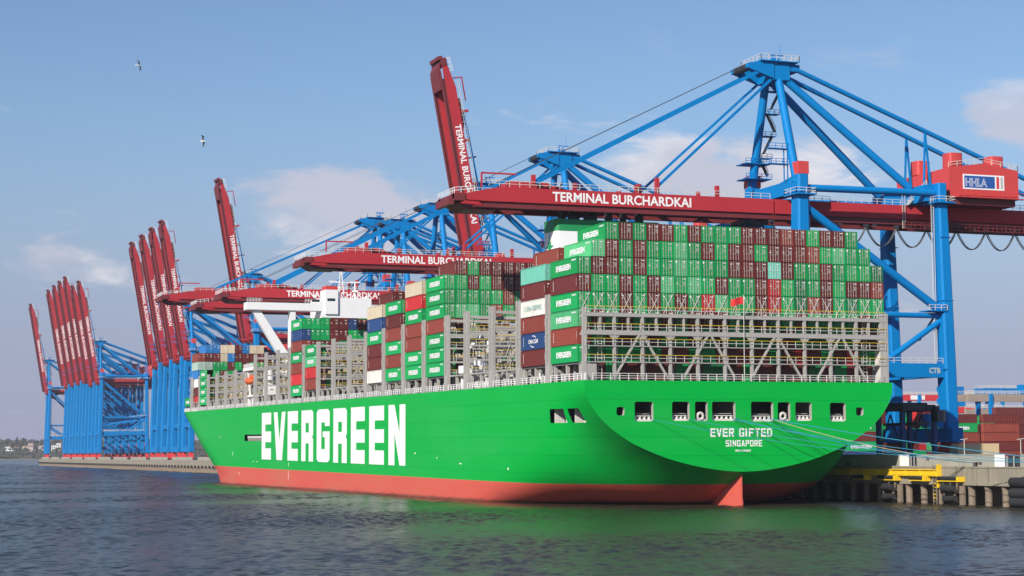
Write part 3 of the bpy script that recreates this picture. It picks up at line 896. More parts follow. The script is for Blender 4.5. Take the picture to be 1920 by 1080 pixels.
# lifeboat
lbm = MB(); secl = []
for k in range(9):
    t = -1 + k / 4; wd = 1.35 * (1 - abs(t) ** 2.6) + .06; hh = 1.0 * (1 - abs(t) ** 3) + .12
    secl.append([(wd * math.cos(a) , t * 3.9, (hh * 1.15 if math.sin(a) > 0 else hh * .95) * math.sin(a)) for a in [2 * math.pi * i / 12 for i in range(12)]])
for k in range(8):
    lbm.add(secl[k] + secl[k + 1], [(i, (i + 1) % 12, 12 + (i + 1) % 12, 12 + i) for i in range(12)])
lbm.add(secl[0], [tuple(range(12))]); lbm.add(secl[-1], [tuple(range(12))])
lb = empty('lifeboat', SHIP @ Matrix.Translation((-.2, 256.0, 4.4)))
tag(lb, 'orange enclosed lifeboat hanging at the ship side below white canopy', 'lifeboat')
lbm.build('boat_hull', M_ORANGE, lb, True)
q = MB(); q.box(-.6, .6, -3.2, -1.6, .8, 1.7); q.build('boat_cabin', M_ORANGE, lb)

# ensign at the stern
fl = empty('ensign_flag', SHIP @ Matrix.Translation((29.17, -2.6, DECK)))
tag(fl, 'red ensign flying from a pole above the stern lashing bridge', 'flag')
q = MB(); q.tube((0, 0, 0), (0, 0, 14.6), .07, .05, 6); q.build('flag_pole', M_PALE, fl)
q = MB(); n = 10; vs = []
for i in range(n + 1):
    t = i / n; wv = .18 * math.sin(t * 7.0) * t
    for j in range(3): vs.append((-2.35 * t, wv, 14.2 - .55 * j * 1.1 - .35 * t + .12 * math.sin(t * 5)))
q.add(vs, [(i * 3 + j, i * 3 + j + 1, i * 3 + j + 4, i * 3 + j + 3) for i in range(n) for j in range(2)])
q.build('cloth', M_FLAG, fl, True)

# ================================================================== containers on deck
CL, CW, CH = 12.19, 2.438, 2.86
TIER, ROWP = 2.92, 2.52
CC = {'g': (0.004, 0.300, 0.075), 'l': (0.075, 0.42, 0.17), 'd': (0.012, 0.16, 0.055), 'm': (0.125, 0.021, 0.018), 'b': (0.235, 0.046, 0.030), 'r': (0.46, 0.025, 0.028),
      't': (0.17, 0.55, 0.42), 'w': (.70, .68, .62), 'n': (.018, .055, .17), 'u': (.02, .17, .46), 'c': (.62, .53, .38), 's': (.36, .48, .42), 'a': (.55, .56, .56)}
CN = {'g': 'green', 'l': 'pale green', 'd': 'dark green', 'm': 'maroon', 'b': 'rust brown', 'r': 'bright red', 't': 'turquoise', 'w': 'white', 'n': 'navy blue', 'u': 'blue', 'c': 'cream', 's': 'grey green', 'a': 'light grey'}


def corr(q, length_axis, x, sgn, a0, a1, z0, z1, n, dep):
    """corrugated panel in the plane x (or y) = const"""
    pts = []
    for i in range(n):
        t0 = a0 + (a1 - a0) * i / n; st = (a1 - a0) / n
        pts += [(t0, 0), (t0 + st * .35, 0), (t0 + st * .5, dep), (t0 + st * .85, dep)]
    pts.append((a1, 0))
    vs = []
    for t, d in pts:
        for z in (z0, z1):
            vs.append((x + sgn * d, t, z) if length_axis == 'y' else (t, x + sgn * d, z))
    q.add(vs, [(2 * i, 2 * i + 2, 2 * i + 3, 2 * i + 1) for i in range(len(pts) - 1)])


def body_mesh():
    """ISO box: corner posts, rails, corrugated sides and front, recessed door end (door end at y=0)"""
    q = MB(); p = .16
    for x in (0, CW - p):
        for y in (0, CL - p): q.box(x, x + p, y, y + p, 0, CH)
    for x in (.005, CW - .125):
        q.box(x, x + .12, p, CL - p, .02, .18); q.box(x, x + .12, p, CL - p, CH - .11, CH - .01)
    for y in (.005, CL - .125):
        q.box(p, CW - p, y, y + .12, .02, .17); q.box(p, CW - p, y, y + .12, CH - .12, CH - .01)
    corr(q, 'y', .045, 1, p, CL - p, .18, CH - .11, 22, .05)
    corr(q, 'y', CW - .045, -1, p, CL - p, .18, CH - .11, 22, .05)
    corr(q, 'x', CL - .05, -1, p, CW - p, .17, CH - .12, 6, .05)
    q.add([(.06, .06, CH - .03), (CW - .06, .06, CH - .03), (CW - .06, CL - .06, CH - .03), (.06, CL - .06, CH - .03)], [(0, 1, 2, 3)])
    q.add([(.06, .06, .1), (CW - .06, .06, .1), (CW - .06, CL - .06, .1), (.06, CL - .06, .1)], [(0, 3, 2, 1)])
    return q.mesh('shipping_container', M_CONT)


def door_mesh():
    q = MB(); x0, x1 = .165, CW / 2 - .012; z0, z1 = .175, CH - .125
    q.box(x0, x1, .045, .09, z0, z1)
    zs = [z0 + (z1 - z0) * k / 5 for k in range(6)]
    for a, b in zip(zs, zs[1:]):
        q.prism([(.09 - .045, a + .06), (.02, a + .12), (.02, b - .12), (.045, b - .06)], 'x', x0 + .07, x1 - .07)
    return q.mesh('door', M_CONT)


def bar_mesh():
    q = MB(); q.tube((0, -.035, .10), (0, -.035, CH - .06), .031, .031, 6)
    for z in (.45, 1.15, 1.9, 2.5): q.box(-.055, .055, -.05, .02, z, z + .06)
    q.box(-.02, .22, -.06, -.03, 1.25, 1.30)
    return q.mesh('locking_bar', M_BAR)


def marks_mesh(v):
    rr = random.Random(40 + v); q = MB()
    def r_(x, z, w_, h_): q.add([(x, -.004, z), (x + w_, -.004, z), (x + w_, -.004, z + h_), (x, -.004, z + h_)], [(0, 1, 2, 3)])
    r_(1.50, 2.40, .62, .11)
    if v % 3 != 0: r_(1.66, 2.18, .30, .09)
    for k in range(4):
        r_(1.60, 1.85 - k * .15, .22, .05); r_(1.92, 1.85 - k * .15, .16, .05)
    if v == 1: r_(.36, 2.25, .36, .16)
    if v == 2:
        n = 12; q.add([(.42, -.004, 2.42)] + [(.42 + .2 * math.cos(6.283 * i / n), -.004, 2.42 + .2 * math.sin(6.283 * i / n)) for i in range(n)], [(0, i + 1, (i + 1) % n + 1) for i in range(n)])
    r_(.38, 1.75 if v % 2 else 1.62, .12, .12)
    if v == 3: r_(.32, 1.55, .36, .10)
    return q.mesh('door_marking', M_MARK)


def seal_mesh():
    q = MB(); q.box(1.86, 2.04, -.012, .0, .55, .75); return q.mesh('yellow_placard', M_YEL)


BODY, DOOR, BAR, MARKS, PLAC = body_mesh(), door_mesh(), bar_mesh(), [marks_mesh(v) for v in range(4)], seal_mesh()
EV = text_mesh('EVERGREEN', 1.02, .045, 6.6, M_MARK, .98)
EVS = text_mesh('EVERGREEN', .26, .03, 1.9, M_MARK, .98)
DOORM = [Matrix.Identity(4), Matrix.Translation((CW, 0, 0)) @ Matrix.Diagonal((-1, 1, 1, 1))]


def side_code_mesh():
    q = MB()
    for k in range(4): q.add([(-.01 + .03, 11.0, .7 + k * .42), (.02, 10.82, .7 + k * .42), (.02, 10.82, 1.0 + k * .42), (.02, 11.0, 1.0 + k * .42)], [(0, 1, 2, 3)])
    for k in range(4): q.add([(.02, .55, 1.9 - k * .3), (.02, .42, 1.9 - k * .3), (.02, .42, 2.05 - k * .3), (.02, .55, 2.05 - k * .3)], [(0, 1, 2, 3)])
    return q.mesh('side_code', M_MARK)


SIDEC = side_code_mesh()
NCONT = 0


def container(col, mw, label, group, detail=2, wordmark=None, seed=0, rotated=False):
    """detail 2: doors, bars, marks; 1: doors + marks; 0: body only"""
    global NCONT
    NCONT += 1
    rr = random.Random(seed * 7919 + 13)
    o = link('shipping_container', BODY, None, mw)
    k = rr.uniform(.82, 1.18); base = CC[col]; hue = rr.uniform(-.02, .02)
    o.color = (max(0, base[0] * k + hue * .1), base[1] * k, max(0, base[2] * k - hue * .1), 1)
    tag(o, label, 'container', group)
    if detail >= 1:
        d0 = None
        for s_ in range(2):
            d = link('door', DOOR, o); d.matrix_local = DOORM[s_]; d.color = o.color
            if detail >= 2:
                for x in (.48, .98):
                    b = link('locking_bar', BAR, d); b.location = (x, 0, 0)
        mk = link('door_marking', MARKS[(2 if col in 'glt' and rr.random() < .45 else rr.choice([0, 0, 1, 3]))], o); mk['kind'] = 'stuff'
        if detail >= 2 and rr.random() < .45:
            link('yellow_placard', PLAC, o)
    if wordmark == 'ev':
        w_ = link('wordmark', EV, o); w_.matrix_local = Matrix.Translation((.012, CL / 2 + .2, CH * .48)) @ FACE_PORT
        w_ = link('small_wordmark', EVS, o); w_.matrix_local = Matrix.Translation((.012, 1.6, CH * .82)) @ FACE_PORT
    elif wordmark == 'code':
        link('side_code', SIDEC, o)
    return o


ORD = ['first', 'second', 'third', 'fourth', 'fifth', 'sixth', 'seventh', 'eighth', 'ninth', 'tenth', 'eleventh', 'twelfth', 'thirteenth', 'fourteenth', 'fifteenth', 'sixteenth', 'seventeenth', 'eighteenth', 'nineteenth', 'twentieth', 'twenty-first', 'twenty-second', 'twenty-third']
MASS = []


def stack_pos(x, y, z): return SHIP @ Matrix.Translation((x, y, z))


def deckbox(col, c, t, y, label, group, detail=2, wm=None, z0=0.0, x0=0.0, jig=True):
    j = random.Random(int(c * 31 + t * 17 + y)); dx = j.uniform(-.02, .02) if jig else 0
    return container(col, stack_pos(x0 + c * ROWP + dx, y + j.uniform(-.03, .03), z0 + (t - 1) * TIER), label, group, detail, wm, int(c * 100 + t * 7 + y * 3))


# stern bay: 23 columns; rows listed from the top tier down, columns from port
A_ROWS = {8: '..gmgmmgmgggmmmbmgmmg..', 7: '.lmgmgglgmgmmgmmmbglgg.', 6: 'gmmgmgglgggmmmtmggmgggd', 5: 'mggmgmlglgmggmrgdgmgmmb', 4: 'gggmgmgmgrlggmrgdbmgdgg'}
rl = random.Random(5)
A_ROWS[3] = 'l' + ''.join(rl.choice('gggmmmd') for _ in range(22))
A_ROWS[2] = 'b' + ''.join(rl.choice('gggmmmd') for _ in range(22))
A_ROWS[1] = 'g' + ''.join(rl.choice('gggmmmrd') for _ in range(22))
A_ROWS[0] = '.' + ''.join(rl.choice('ggmmmd') for _ in range(21)) + '.'
ROWN = {8: 'top', 7: 'second', 6: 'third', 5: 'fourth', 4: 'fifth', 3: 'sixth', 2: 'seventh', 1: 'eighth'}
for t in range(8, -1, -1):
    for c, ch in enumerate(A_ROWS[t]):
        if ch == '.': continue
        exposed = (c == 0) or (c == 1 and t == 7) or (c == 2 and t == 8)
        if t <= 2 and not exposed:
            MASS.append((ch, stack_pos(c * ROWP, 0.0, (t - 1) * TIER))); continue
        wm = ('ev' if ch in 'gl' else 'code') if exposed else None
        lab = f'{CN[ch]} container in the stern stack, {ROWN[t]} row from top, {ORD[c]} column from left'
        if exposed and ch in 'gl': lab = f'{CN[ch]} container with white wordmark at port edge of the stern stack, {ROWN[t]} row'
        deckbox(ch, c, t, 0.0, lab, 'containers stacked on the stern bay', 2 if t >= 3 else 1, wm)

# second bay, port edge
def portcol(cols, y, place, c=0, top=None, detail=1, z0=0.0):
    n = len(cols)
    for i, ch in enumerate(cols):
        t = (top or n) - i
        pos = ['topmost', 'second from top', 'third from top', 'fourth from top', 'fifth from top', 'sixth from top', 'lowest'][i] if i < n - 1 else 'lowest'
        wmk = 'ev' if ch in 'gl' else 'code'
        o = deckbox(ch, c, t, y, f'{CN[ch]} container {pos} of the port column {place}', 'containers in the port columns', detail, wmk, z0)
        if ch == 'n' and y < 20:
            port_print(o, text_mesh('CMA CGM', .72, .02, 4.6, M_MARK), 1.42)
            for sg in (-1, 1):
                q = MB(); arc = [(.012, CL / 2 - sg * (1.7 * math.cos(a)), 1.42 + sg * .95 * math.sin(a) + sg * .1) for a in [R(35 + 10 * i) for i in range(8)]]
                arc2 = [(.012, CL / 2 - sg * (1.5 * math.cos(a)), 1.42 + sg * .80 * math.sin(a) + sg * .1) for a in [R(35 + 10 * i) for i in range(8)]]
                q.add(arc + arc2, [(i, i + 1, 9 + i, 8 + i) for i in range(7)]); q.build('arc_mark', M_MARK, o)
        if ch == 'w' and y < 20: port_print(o, text_mesh('CHINA SHIPPING', .95, .02, 8.4, M_TEALTXT), 1.45)


def port_print(o, me, z, dy=0.0, nm='wordmark'):
    w_ = link(nm, me, o); w_.matrix_local = Matrix.Translation((.012, CL / 2 + dy, z)) @ FACE_PORT
    return w_


portcol('tmwbnm', 14.7, 'in the turquoise topped stack')
deckbox('b', 1, 7, 14.7, 'rust brown container on top just inboard of turquoise container, below the funnel', 'containers in the port columns', 1, 'code')
for t in range(1, 7): MASS.append(('m' if t % 2 else 'g', stack_pos(ROWP, 14.7, (t - 1) * TIER)))
for c in range(2, 23):
    for t in (1, 2, 3, 4, 5, 6, 7): 
        if (c in (2, 22) or t == 7) and c < 22: MASS.append((random.choice('gmb'), stack_pos(c * ROWP, 14.7, (t - 1) * TIER)))
# mid stack with seven green-brown tiers (behind the empty engine-room bays)
F_Y = 71.3
portcol('gggbggg', F_Y, 'beside the empty bays amidships', detail=2)
F_ROWS = {8: '.mgmmmmm', 7: '.gmgmmmb', 6: '.ggggbdm', 5: '.llgbgmg', 4: '.mgm....', 3: '.dm.....', 2: '.dmg....', 1: '.mgd....'}
FN = {8: 'top', 7: 'second', 6: 'third', 5: 'fourth', 4: 'fifth', 3: 'sixth', 2: 'seventh', 1: 'eighth'}
for t, row in F_ROWS.items():
    for c, ch in enumerate(row):
        if ch == '.': continue
        deckbox(ch, c, t, F_Y, f'{CN[ch]} container in the midship stack, {FN[t]} row, {ORD[c]} column from port', 'containers in the midship stack', 2 if t > 4 else 1, 'code' if (c == 1 and t == 8) else None)
portcol('crgbbgg', 86.3, 'just ahead of the midship stack')
portcol('gmbgbg', 101.4, 'ahead of the cream-topped column', detail=2)
for c, col in ((1, 'gmgmgd'), (2, 'gmdgmm')):
    for i, ch in enumerate(col):
        deckbox(ch, c, 6 - i, 101.4, f'{CN[ch]} container end, {ORD[c - 1]} column inboard of six-high port column, {ORD[i]} from top', 'containers in the forward midship stack', 1)
portcol('cngmmw', 116.5, 'behind the six-high port column')
for c, ch in ((1, 'm'), (2, 'm'), (3, 'b'), (4, 'm')):
    deckbox(ch, c, 7, 116.5, f'{CN[ch]} container, {ORD[c - 1]} from port on top ahead of six-high column', 'containers in the forward midship stack', 1, 'code' if c == 1 else None)
    for t in (6, 5): MASS.append(('g', stack_pos(c * ROWP, 116.5, (t - 1) * TIER)))
portcol('glrb', 176.6, 'standing alone before the deckhouse', detail=1)
H_Y = 192.6
H_ROWS = {7: 'gggmmnmmgmgm', 6: 'nggmmggmmmgm', 5: 'bmmmgmmgmmgm', 4: 'gm', 3: 'bm', 2: 'rd', 1: 'gm'}
HN = {7: 'top', 6: 'second', 5: 'third', 4: 'fourth', 3: 'fifth', 2: 'sixth', 1: 'seventh'}
HZ = -1.25
for t, row in H_ROWS.items():
    for c, ch in enumerate(row):
        if c > 9: MASS.append((ch, stack_pos(c * ROWP, H_Y, HZ + (t - 1) * TIER))); continue
        deckbox(ch, c, t, H_Y, f'{CN[ch]} container in the stack before the white deckhouse, {HN[t]} row, {ORD[c]} column', 'containers before the deckhouse', 1, ('ev' if ch in 'gl' else 'code') if c == 0 else None, z0=HZ)
for c, ch in enumerate('gmmmggm'):
    deckbox(ch, c + 3.7, 8, 207.6, f'{CN[ch]} container peeping over the stack below the deckhouse, {ORD[c]} from left', 'containers before the deckhouse', 1, 'code' if c == 0 else None, z0=-2.9, jig=False)
    for t in (7, 6): MASS.append(('m', stack_pos((c + 3.7) * ROWP, 207.6, -2.9 + (t - 1) * TIER)))
# bow stacks
portcol('gggg', 325.6, 'nearest the bow railing', detail=0, z0=-1.3)
B_Y = 345.3
BOW = {6: '.uuccmucc', 5: 'bmmcummmm', 4: 'ssggmgmgg', 3: 'uggmg....', 2: 'w', 1: 'm', 0: 'r'}
for t, row in BOW.items():
    for c, ch in enumerate(row):
        if ch == '.': continue
        x0 = .8
        deckbox(ch, c, t, B_Y, f'{CN[ch]} container in the foremost stack at the bow, {ORD[t]} level, {ORD[c]} column', 'containers on the bow stack', 1, ('ev' if ch == 'g' else 'code') if c == 0 or (c == 2 and t == 4) or (c == 1 and t == 6) else None, z0=2.1, x0=x0)
portcol('g', 354.0, 'beyond the foremost stack', detail=0, z0=-1.2)


rm_ = random.Random(21)
for y_, cs, ts, z_ in ((176.6, range(1, 8), (1, 2, 3), 0.0), (192.6, range(2, 12), (1, 2, 3, 4), -1.25), (325.6, range(1, 9), (1, 2, 3), -1.3), (101.4, range(3, 10), (1, 2, 3, 4, 5), 0.0)):
    for c in cs:
        for t in ts: MASS.append((rm_.choice('ggmmbd'), stack_pos(c * ROWP, y_, z_ + (t - 1) * TIER)))


def mass_object(name, items, label, cat='container'):
    """far or hidden boxes joined into one object; colour per corner attribute"""
    src = [tuple(v.co) for v in BODY.vertices]; fs = [tuple(p.vertices) for p in BODY.polygons]
    dsrc = [tuple(v.co) for v in DOOR.vertices]; dfs = [tuple(p.vertices) for p in DOOR.polygons]
    V, F, Cc = [], [], []
    for ch, mw in items:
        k = random.uniform(.8, 1.15); col = tuple(a * k for a in CC[ch]) + (1,)
        for vs, ff, mm in ((src, fs, mw), (dsrc, dfs, mw), ([(CW - x, y, z) for x, y, z in dsrc], dfs, mw)):
            o = len(V); V += [tuple(mm @ Vector(v)) for v in vs]; F += [tuple(i + o for i in f) for f in ff]; Cc += [col] * len(vs)
    me = bpy.data.meshes.new(name); me.from_pydata(V, [], F)
    at = me.color_attributes.new('paint', 'FLOAT_COLOR', 'POINT')
    at.data.foreach_set('color', [x for c in Cc for x in c])
    m = MATS.get('container_mass')
    if not m:
        m = bpy.data.materials.new('container_mass'); m.use_nodes = True; s = NT(m.node_tree); p = m.node_tree.nodes['Principled BSDF']
        a = s.n('ShaderNodeVertexColor', layer_name='paint'); tcn = s.n('ShaderNodeTexCoord')
        s.l(s.mixc(1.0, a.outputs[0], s.mixc(s.noise(tcn.outputs['Object'], .5, 5), (.8, .8, .8, 1), (1.2, 1.2, 1.2, 1)), 'MULTIPLY'), p.inputs['Base Color']); p.inputs['Roughness'].default_value = .55
        MATS['container_mass'] = m
    me.materials.append(m)
    o = link(name, me)
    return tag(o, label, cat, kind='stuff')


mass_object('container_stack_core', MASS, 'inner and lower containers of the deck stacks seen between the lashing bridges')

# ================================================================== quay cranes
QZ = 6.4          # quay level
X0 = 64.4         # seaside leg line


def railing_boxes(q, pts, h=1.1, step=2.0, r=.05):
    for a, b in zip(pts, pts[1:]):
        a = Vector(a); b = Vector(b); L = (b - a).length; n = max(1, int(L / step))
        for k in (.5, 1.0): q.beam(a + Vector((0, 0, h * k)), b + Vector((0, 0, h * k)), r * 2, r * 2)
        for i in range(n + 1):
            c = a + (b - a) * (i / n); q.beam(c, c + Vector((0, 0, h)), r * 2, r * 2)


TERM = text_mesh('TERMINAL BURCHARDKAI', 1.9, .022, 29.4, M_MARK, 1.0)
HH = text_mesh('HHLA', 1.7, .030, 5.2, M_MARK, 1.0)
HHI = text_mesh('HHLA', 1.52, -.012, 5.0, M_SIGNB, 1.0)


def crane(dz, blen, raised, near=False):
    """ship-to-shore gantry crane; local origin on the quay at the seaside leg line, x landwards, z up"""
    root = empty('quay_crane')
    ROOT = root
    def P(x, y, z): return (x - X0, y, z - QZ)
    def part(name, q, m, parent=None, smooth=False):
        return q.build(name, m, parent or ROOT, smooth)
    H = dz
    ya = 10.2
    ztop = 64.0 + H
    # legs, sills, bogies
    for x, sx, wx_, wy_, lean in ((65.0, -1, 2.7, 3.6, -.9), (97.2, 1, 2.4, 3.2, .9)):
        for sy in (-1, 1):
            q = MB(); zt = ztop if sx < 0 else 63.6 + H
            ns = [(13.0, lean, 1.12), (26, lean * .75, 1.1), (50, lean * .2, 1.0), (zt, 0, .86)]
            prev = None
            for z, l_, k in ns:
                w2, d2 = wx_ * k / 2, wy_ * k / 2; c = .35
                ring = [P(x + l_ + ex, sy * ya + ey, z) for ex, ey in ((-w2 + c, -d2), (w2 - c, -d2), (w2, -d2 + c), (w2, d2 - c), (w2 - c, d2), (-w2 + c, d2), (-w2, d2 - c), (-w2, -d2 + c))]
                if prev: q.add(prev + ring, [(i, (i + 1) % 8, 8 + (i + 1) % 8, 8 + i) for i in range(8)])
                else: q.add(ring, [tuple(range(8))])
                prev = ring
            q.add(prev, [tuple(range(8))])
            leg = part('leg', q, M_BLUE)
            if sx < 0:
                q = MB(); q.box(*[v for v in (x - X0 - 1.16, x - X0 + 1.16, sy * ya - 1.6, sy * ya + 1.6, ztop - QZ, ztop + 2.5 - QZ)]); part('leg_cap', q, M_HRED, leg)
            # platform round the leg head
            zp = 59.6 + H if sx > 0 else 60.0 + H
            q = MB(); q.box(x - X0 - 2.3, x - X0 + 2.3, sy * ya - 2.6, sy * ya + 2.6, zp - QZ - .25, zp - QZ)
            part('leg_platform', q, M_BLUE, leg)
            q = MB(); hx, hy = 2.2, 2.5; cx, cy = x - X0, sy * ya
            railing_boxes(q, [(cx - hx, cy - hy, zp - QZ), (cx + hx, cy - hy, zp - QZ), (cx + hx, cy + hy, zp - QZ), (cx - hx, cy + hy, zp - QZ), (cx - hx, cy - hy, zp - QZ)])
            part('platform_railing', q, M_PALE, leg)
            # bogies
            bx = x - X0 + lean
            q = MB(); q.prism([(sy * ya - 4.2, 1.5), (sy * ya + 4.2, 1.5), (sy * ya + 2.0, 4.4), (sy * ya - 2.0, 4.4)], 'x', bx - .8, bx + .8)
            for k in (-3.6, -1.2, 1.2, 3.6): q.box(bx - .7, bx + .7, sy * ya + k - .95, sy * ya + k + .95, .7, 1.6)
            bg_ = part('bogie', q, M_SIGNR)
            for k in range(8):
                q = MB(); yy = sy * ya - 4.2 + k * 1.2; q.tube((bx - .25, yy, .45), (bx + .25, yy, .45), .45, .45, 10); part('wheel', q, M_DARK, bg_)
        q = MB(); q.box(x - X0 + lean - 1.3, x - X0 + lean + 1.3, -ya - 3.0, ya + 3.0, 4.35, 7.2); part('sill_beam', q, M_BLUE)
    # portal beams, ties and braces in the two side frames
    for sy in (-1, 1):
        y = sy * ya
        q = MB(); q.box(.9 - .4, 32.6, y - 1.0, y + 1.0, 23.8 - QZ, 26.6 - QZ); pb = part('portal_beam', q, M_BLUE)
        q = MB(); railing_boxes(q, [(1.5, y - 1.0, 26.6 - QZ), (32, y - 1.0, 26.6 - QZ)], 1.1, 1.8); part('beam_railing', q, M_PALE, pb)
        q = MB(); q.tube(P(66, y, 61.4 + H), P(96.4, y, 61.6 + H), .72, .72, 12); part('upper_tie', q, M_BLUE, None, True)
        q = MB(); q.tube(P(66, y, 57.6 + H), P(96.6, y, 37.6), .85, .85, 12); part('diagonal_brace', q, M_BLUE, None, True)
        q = MB(); q.tube(P(65, y, 36.4), P(97.2, y, 36.4), .55, .55, 10); part('lower_tie', q, M_BLUE, None, True)
        for x1, x2 in ((82.5, 97.0), (79.5, 65.0)):
            q = MB(); q.tube(P(x1, y, 26.3), P(x2, y, 35.6), .6, .6, 10); part('knee_brace', q, M_BLUE, None, True)
        q = MB(); q.box(28.5, 32.8, y - 1.9, y + 1.9, 37.2 - QZ, 37.4 - QZ); part('landing', q, M_BLUE)
        q = MB(); railing_boxes(q, [(28.5, y - 1.9, 37.4 - QZ), (32.8, y - 1.9, 37.4 - QZ)], 1.1, 1.2); part('landing_railing', q, M_PALE)
        q = MB(); q.beam(P(97.0, y + 1.6, 37.3), P(92.6, y + 1.6, 31.4), .7, .15); part('stair_flight', q, M_DARK)
    q = MB(); q.box(-.8, 1.8, -ya, ya, 24 - QZ, 26.4 - QZ); part('portal_cross_beam', q, M_BLUE)
    q = MB(); q.box(31.6, 33.8, -ya, ya, 24 - QZ, 26.4 - QZ); part('portal_cross_beam', q, M_BLUE)
    # upper cross beams (haunched) carrying the girders
    zc = 60.3 + H - QZ
    q = MB(); q.prism([(-ya, zc), (-ya, zc + 3.6), (-4, zc + 2.7), (4, zc + 2.7), (ya, zc + 3.6), (ya, zc), (3, zc + .0), (-3, zc + .0)], 'x', -.7, 1.8); part('sea_cross_beam', q, M_BLUE)
    q = MB(); q.prism([(-ya, zc - .4), (-ya, zc + 3.0), (ya, zc + 3.0), (ya, zc - .4)], 'x', 29.4, 33.6); part('land_cross_beam', q, M_BLUE)
    # main girder (rear) : twin red boxes
    gb, gt = 55.6 + H - QZ, 59.6 + H - QZ
    XE = 78.0
    for sy in (-1, 1):
        y0_, y1_ = (sy * 5.0, sy * 3.7)
        q = MB(); q.box(-2.2, XE, min(y0_, y1_), max(y0_, y1_), gb + 1.1, gt); part('girder', q, M_RED)
        q = MB(); q.box(-2.2, XE - 2, min(y0_, y1_) + .42, max(y0_, y1_) - .42, gb + .2, gb + 1.12); q.box(-2.2, XE - 2, min(y0_, y1_) + .1, max(y0_, y1_) - .1, gb - .05, gb + .2); part('rail_beam', q, M_DRED)
        q = MB(); railing_boxes(q, [(3, y0_ - .0, gt), (XE, y0_, gt)], 1.1, 1.8, .045); part('girder_railing', q, M_PALE)
    q = MB()
    for k in range(10): q.box(4 + k * 8, 4.8 + k * 8, -3.7, 3.7, gt - 1.6, gt - .4)
    part('girder_ties', q, M_DRED)
    # walkway below the girder
    q = MB(); q.box(27, 58, -6.4, -5.2, gb - 1.0, gb - .85); wk = part('service_walkway', q, M_DRED)
    q = MB(); railing_boxes(q, [(27, -6.4, gb - .85), (58, -6.4, gb - .85)], 1.2, 2.2, .07)
    for k in range(15): q.beam((27 + k * 2.2, -5.2, gb - .9), (27 + k * 2.2, -5.2, gb + .6), .14, .14)
    part('walkway_railing', q, M_DRED, wk)
    # boom
    hinge = Vector((-2.4, 0, 57.6 + H - QZ))
    bo = empty('boom', None, root); bo.location = hinge
    L = blen; tb, tt = gb + .0 - hinge.z, gt - hinge.z
    for sy in (-1, 1):
        y0_, y1_ = min(sy * 5.0, sy * 3.7), max(sy * 5.0, sy * 3.7)
        q = MB(); q.prism([(-.2, tb + 1.1), (-.2, tt), (-L + 9, tt - .1), (-L + 2.5, tt - 1.5), (-L, tt - 1.6), (-L, tb + 1.3), (-L + 6, tb + 1.1)], 'y', y0_, y1_)
        part('boom_girder', q, M_RED, bo)
        q = MB(); q.box(-L + 6, -.2, y0_ + .42, y1_ - .42, tb + .2, tb + 1.12); q.box(-L + 4, -.2, y0_ + .1, y1_ - .1, tb - .05, tb + .2); part('rail_beam', q, M_DRED, bo)
        q = MB(); railing_boxes(q, [(-L + 7, y0_ if sy < 0 else y1_, tt), (-1, y0_ if sy < 0 else y1_, tt)], 1.1, 2.0, .045); part('boom_railing', q, M_PALE, bo)
        for k, hh in ((12.5, 2.2), (25.6, 3.2), (30, 1.6), (51.6, 2.6), (43, 1.4)):
            q = MB(); q.box(-k - .35, -k + .35, y0_ + .2, y1_ - .2, tt, tt + hh); part('stay_bracket', q, M_RED, bo)
    q = MB(); q.box(-L, -L + 2.2, -5.2, 5.2, tb + 1.0, tt - 1.7); q.box(-L - .8, -L + .2, -4.2, 4.2, tb + .3, tb + 1.6)
    q.prism([(-L + 9, tb - .4), (-L + 3, tb - .4), (-L + 1, tb + .7), (-L + 9, tb + .3)], 'y', -3.6, 3.6)
    part('boom_tip', q, M_DRED, bo)
    for k in range(7):
        q = MB(); xx = -6 - k * 9; q.box(xx - .4, xx + .4, -3.7, 3.7, tt - 1.5, tt - .5); part('boom_tie', q, M_DRED, bo)
    q = MB(); q.box(-L + 12, -L + 20, -2.5, 2.5, tt, tt + 1.5); q.prism([(-L + 20, tt), (-L + 20, tt + 1.5), (-L + 26, tt)], 'y', -1.8, 1.8); part('sheave_house', q, M_RED, bo)
    q = MB(); q.beam((-L + 6, -3.5, tt), (-L + 6, -3.5, tt + 2.8), .3, .3); q.beam((-L + 6, -3.5, tt + 2.7), (-L + 13, -3.5, tt + 2.7), .3, .3); part('jib_hoist', q, M_RED, bo)
    q = MB(); railing_boxes(q, [(-L, -5, tt - 1.7), (-L, 5, tt - 1.7)], 1.1, 1.2, .05); railing_boxes(q, [(-L, -5.1, tt - 1.7), (-L + 4, -5.1, tt - 1.2)], 1.1, 1.2, .05); part('tip_railing', q, M_WHITE, bo)
    tx = link('wordmark', TERM, bo); tx.matrix_local = Matrix.Translation((-33.2, -5.02, (tb + tt) / 2 + .50)) @ FACE_AFT
    if raised: bo.rotation_euler = (0, R(80.0), 0)
    # A-frame
    apex_z = 85.0 + H * .85 - QZ
    for sy in (-1, 1):
        q = MB(); q.tube((.1, sy * (ya - .3), 62.5 + H - QZ), (.2, sy * 2.6, apex_z + .4), .92, .82, 14); part('a_frame_leg', q, M_BLUE, None, True)
        q = MB(); q.tube((1.2, sy * 2.4, apex_z + .3), (28.5, sy * 6.0, 63.0 + H - QZ), .82, .82, 14); part('rear_brace', q, M_BLUE, None, True)
        q = MB(); q.tube((3.2, sy * 3.0, apex_z + 2.2), (XE - 2, sy * 4.3, 60.0 + H - QZ), .5, .5, 12); bs = part('backstay', q, M_BLUE, None, True)
        t = (34.0 - 3.2) / (XE - 5.2); zz = apex_z + 2.2 + (60.0 + H - QZ - apex_z - 2.2) * t
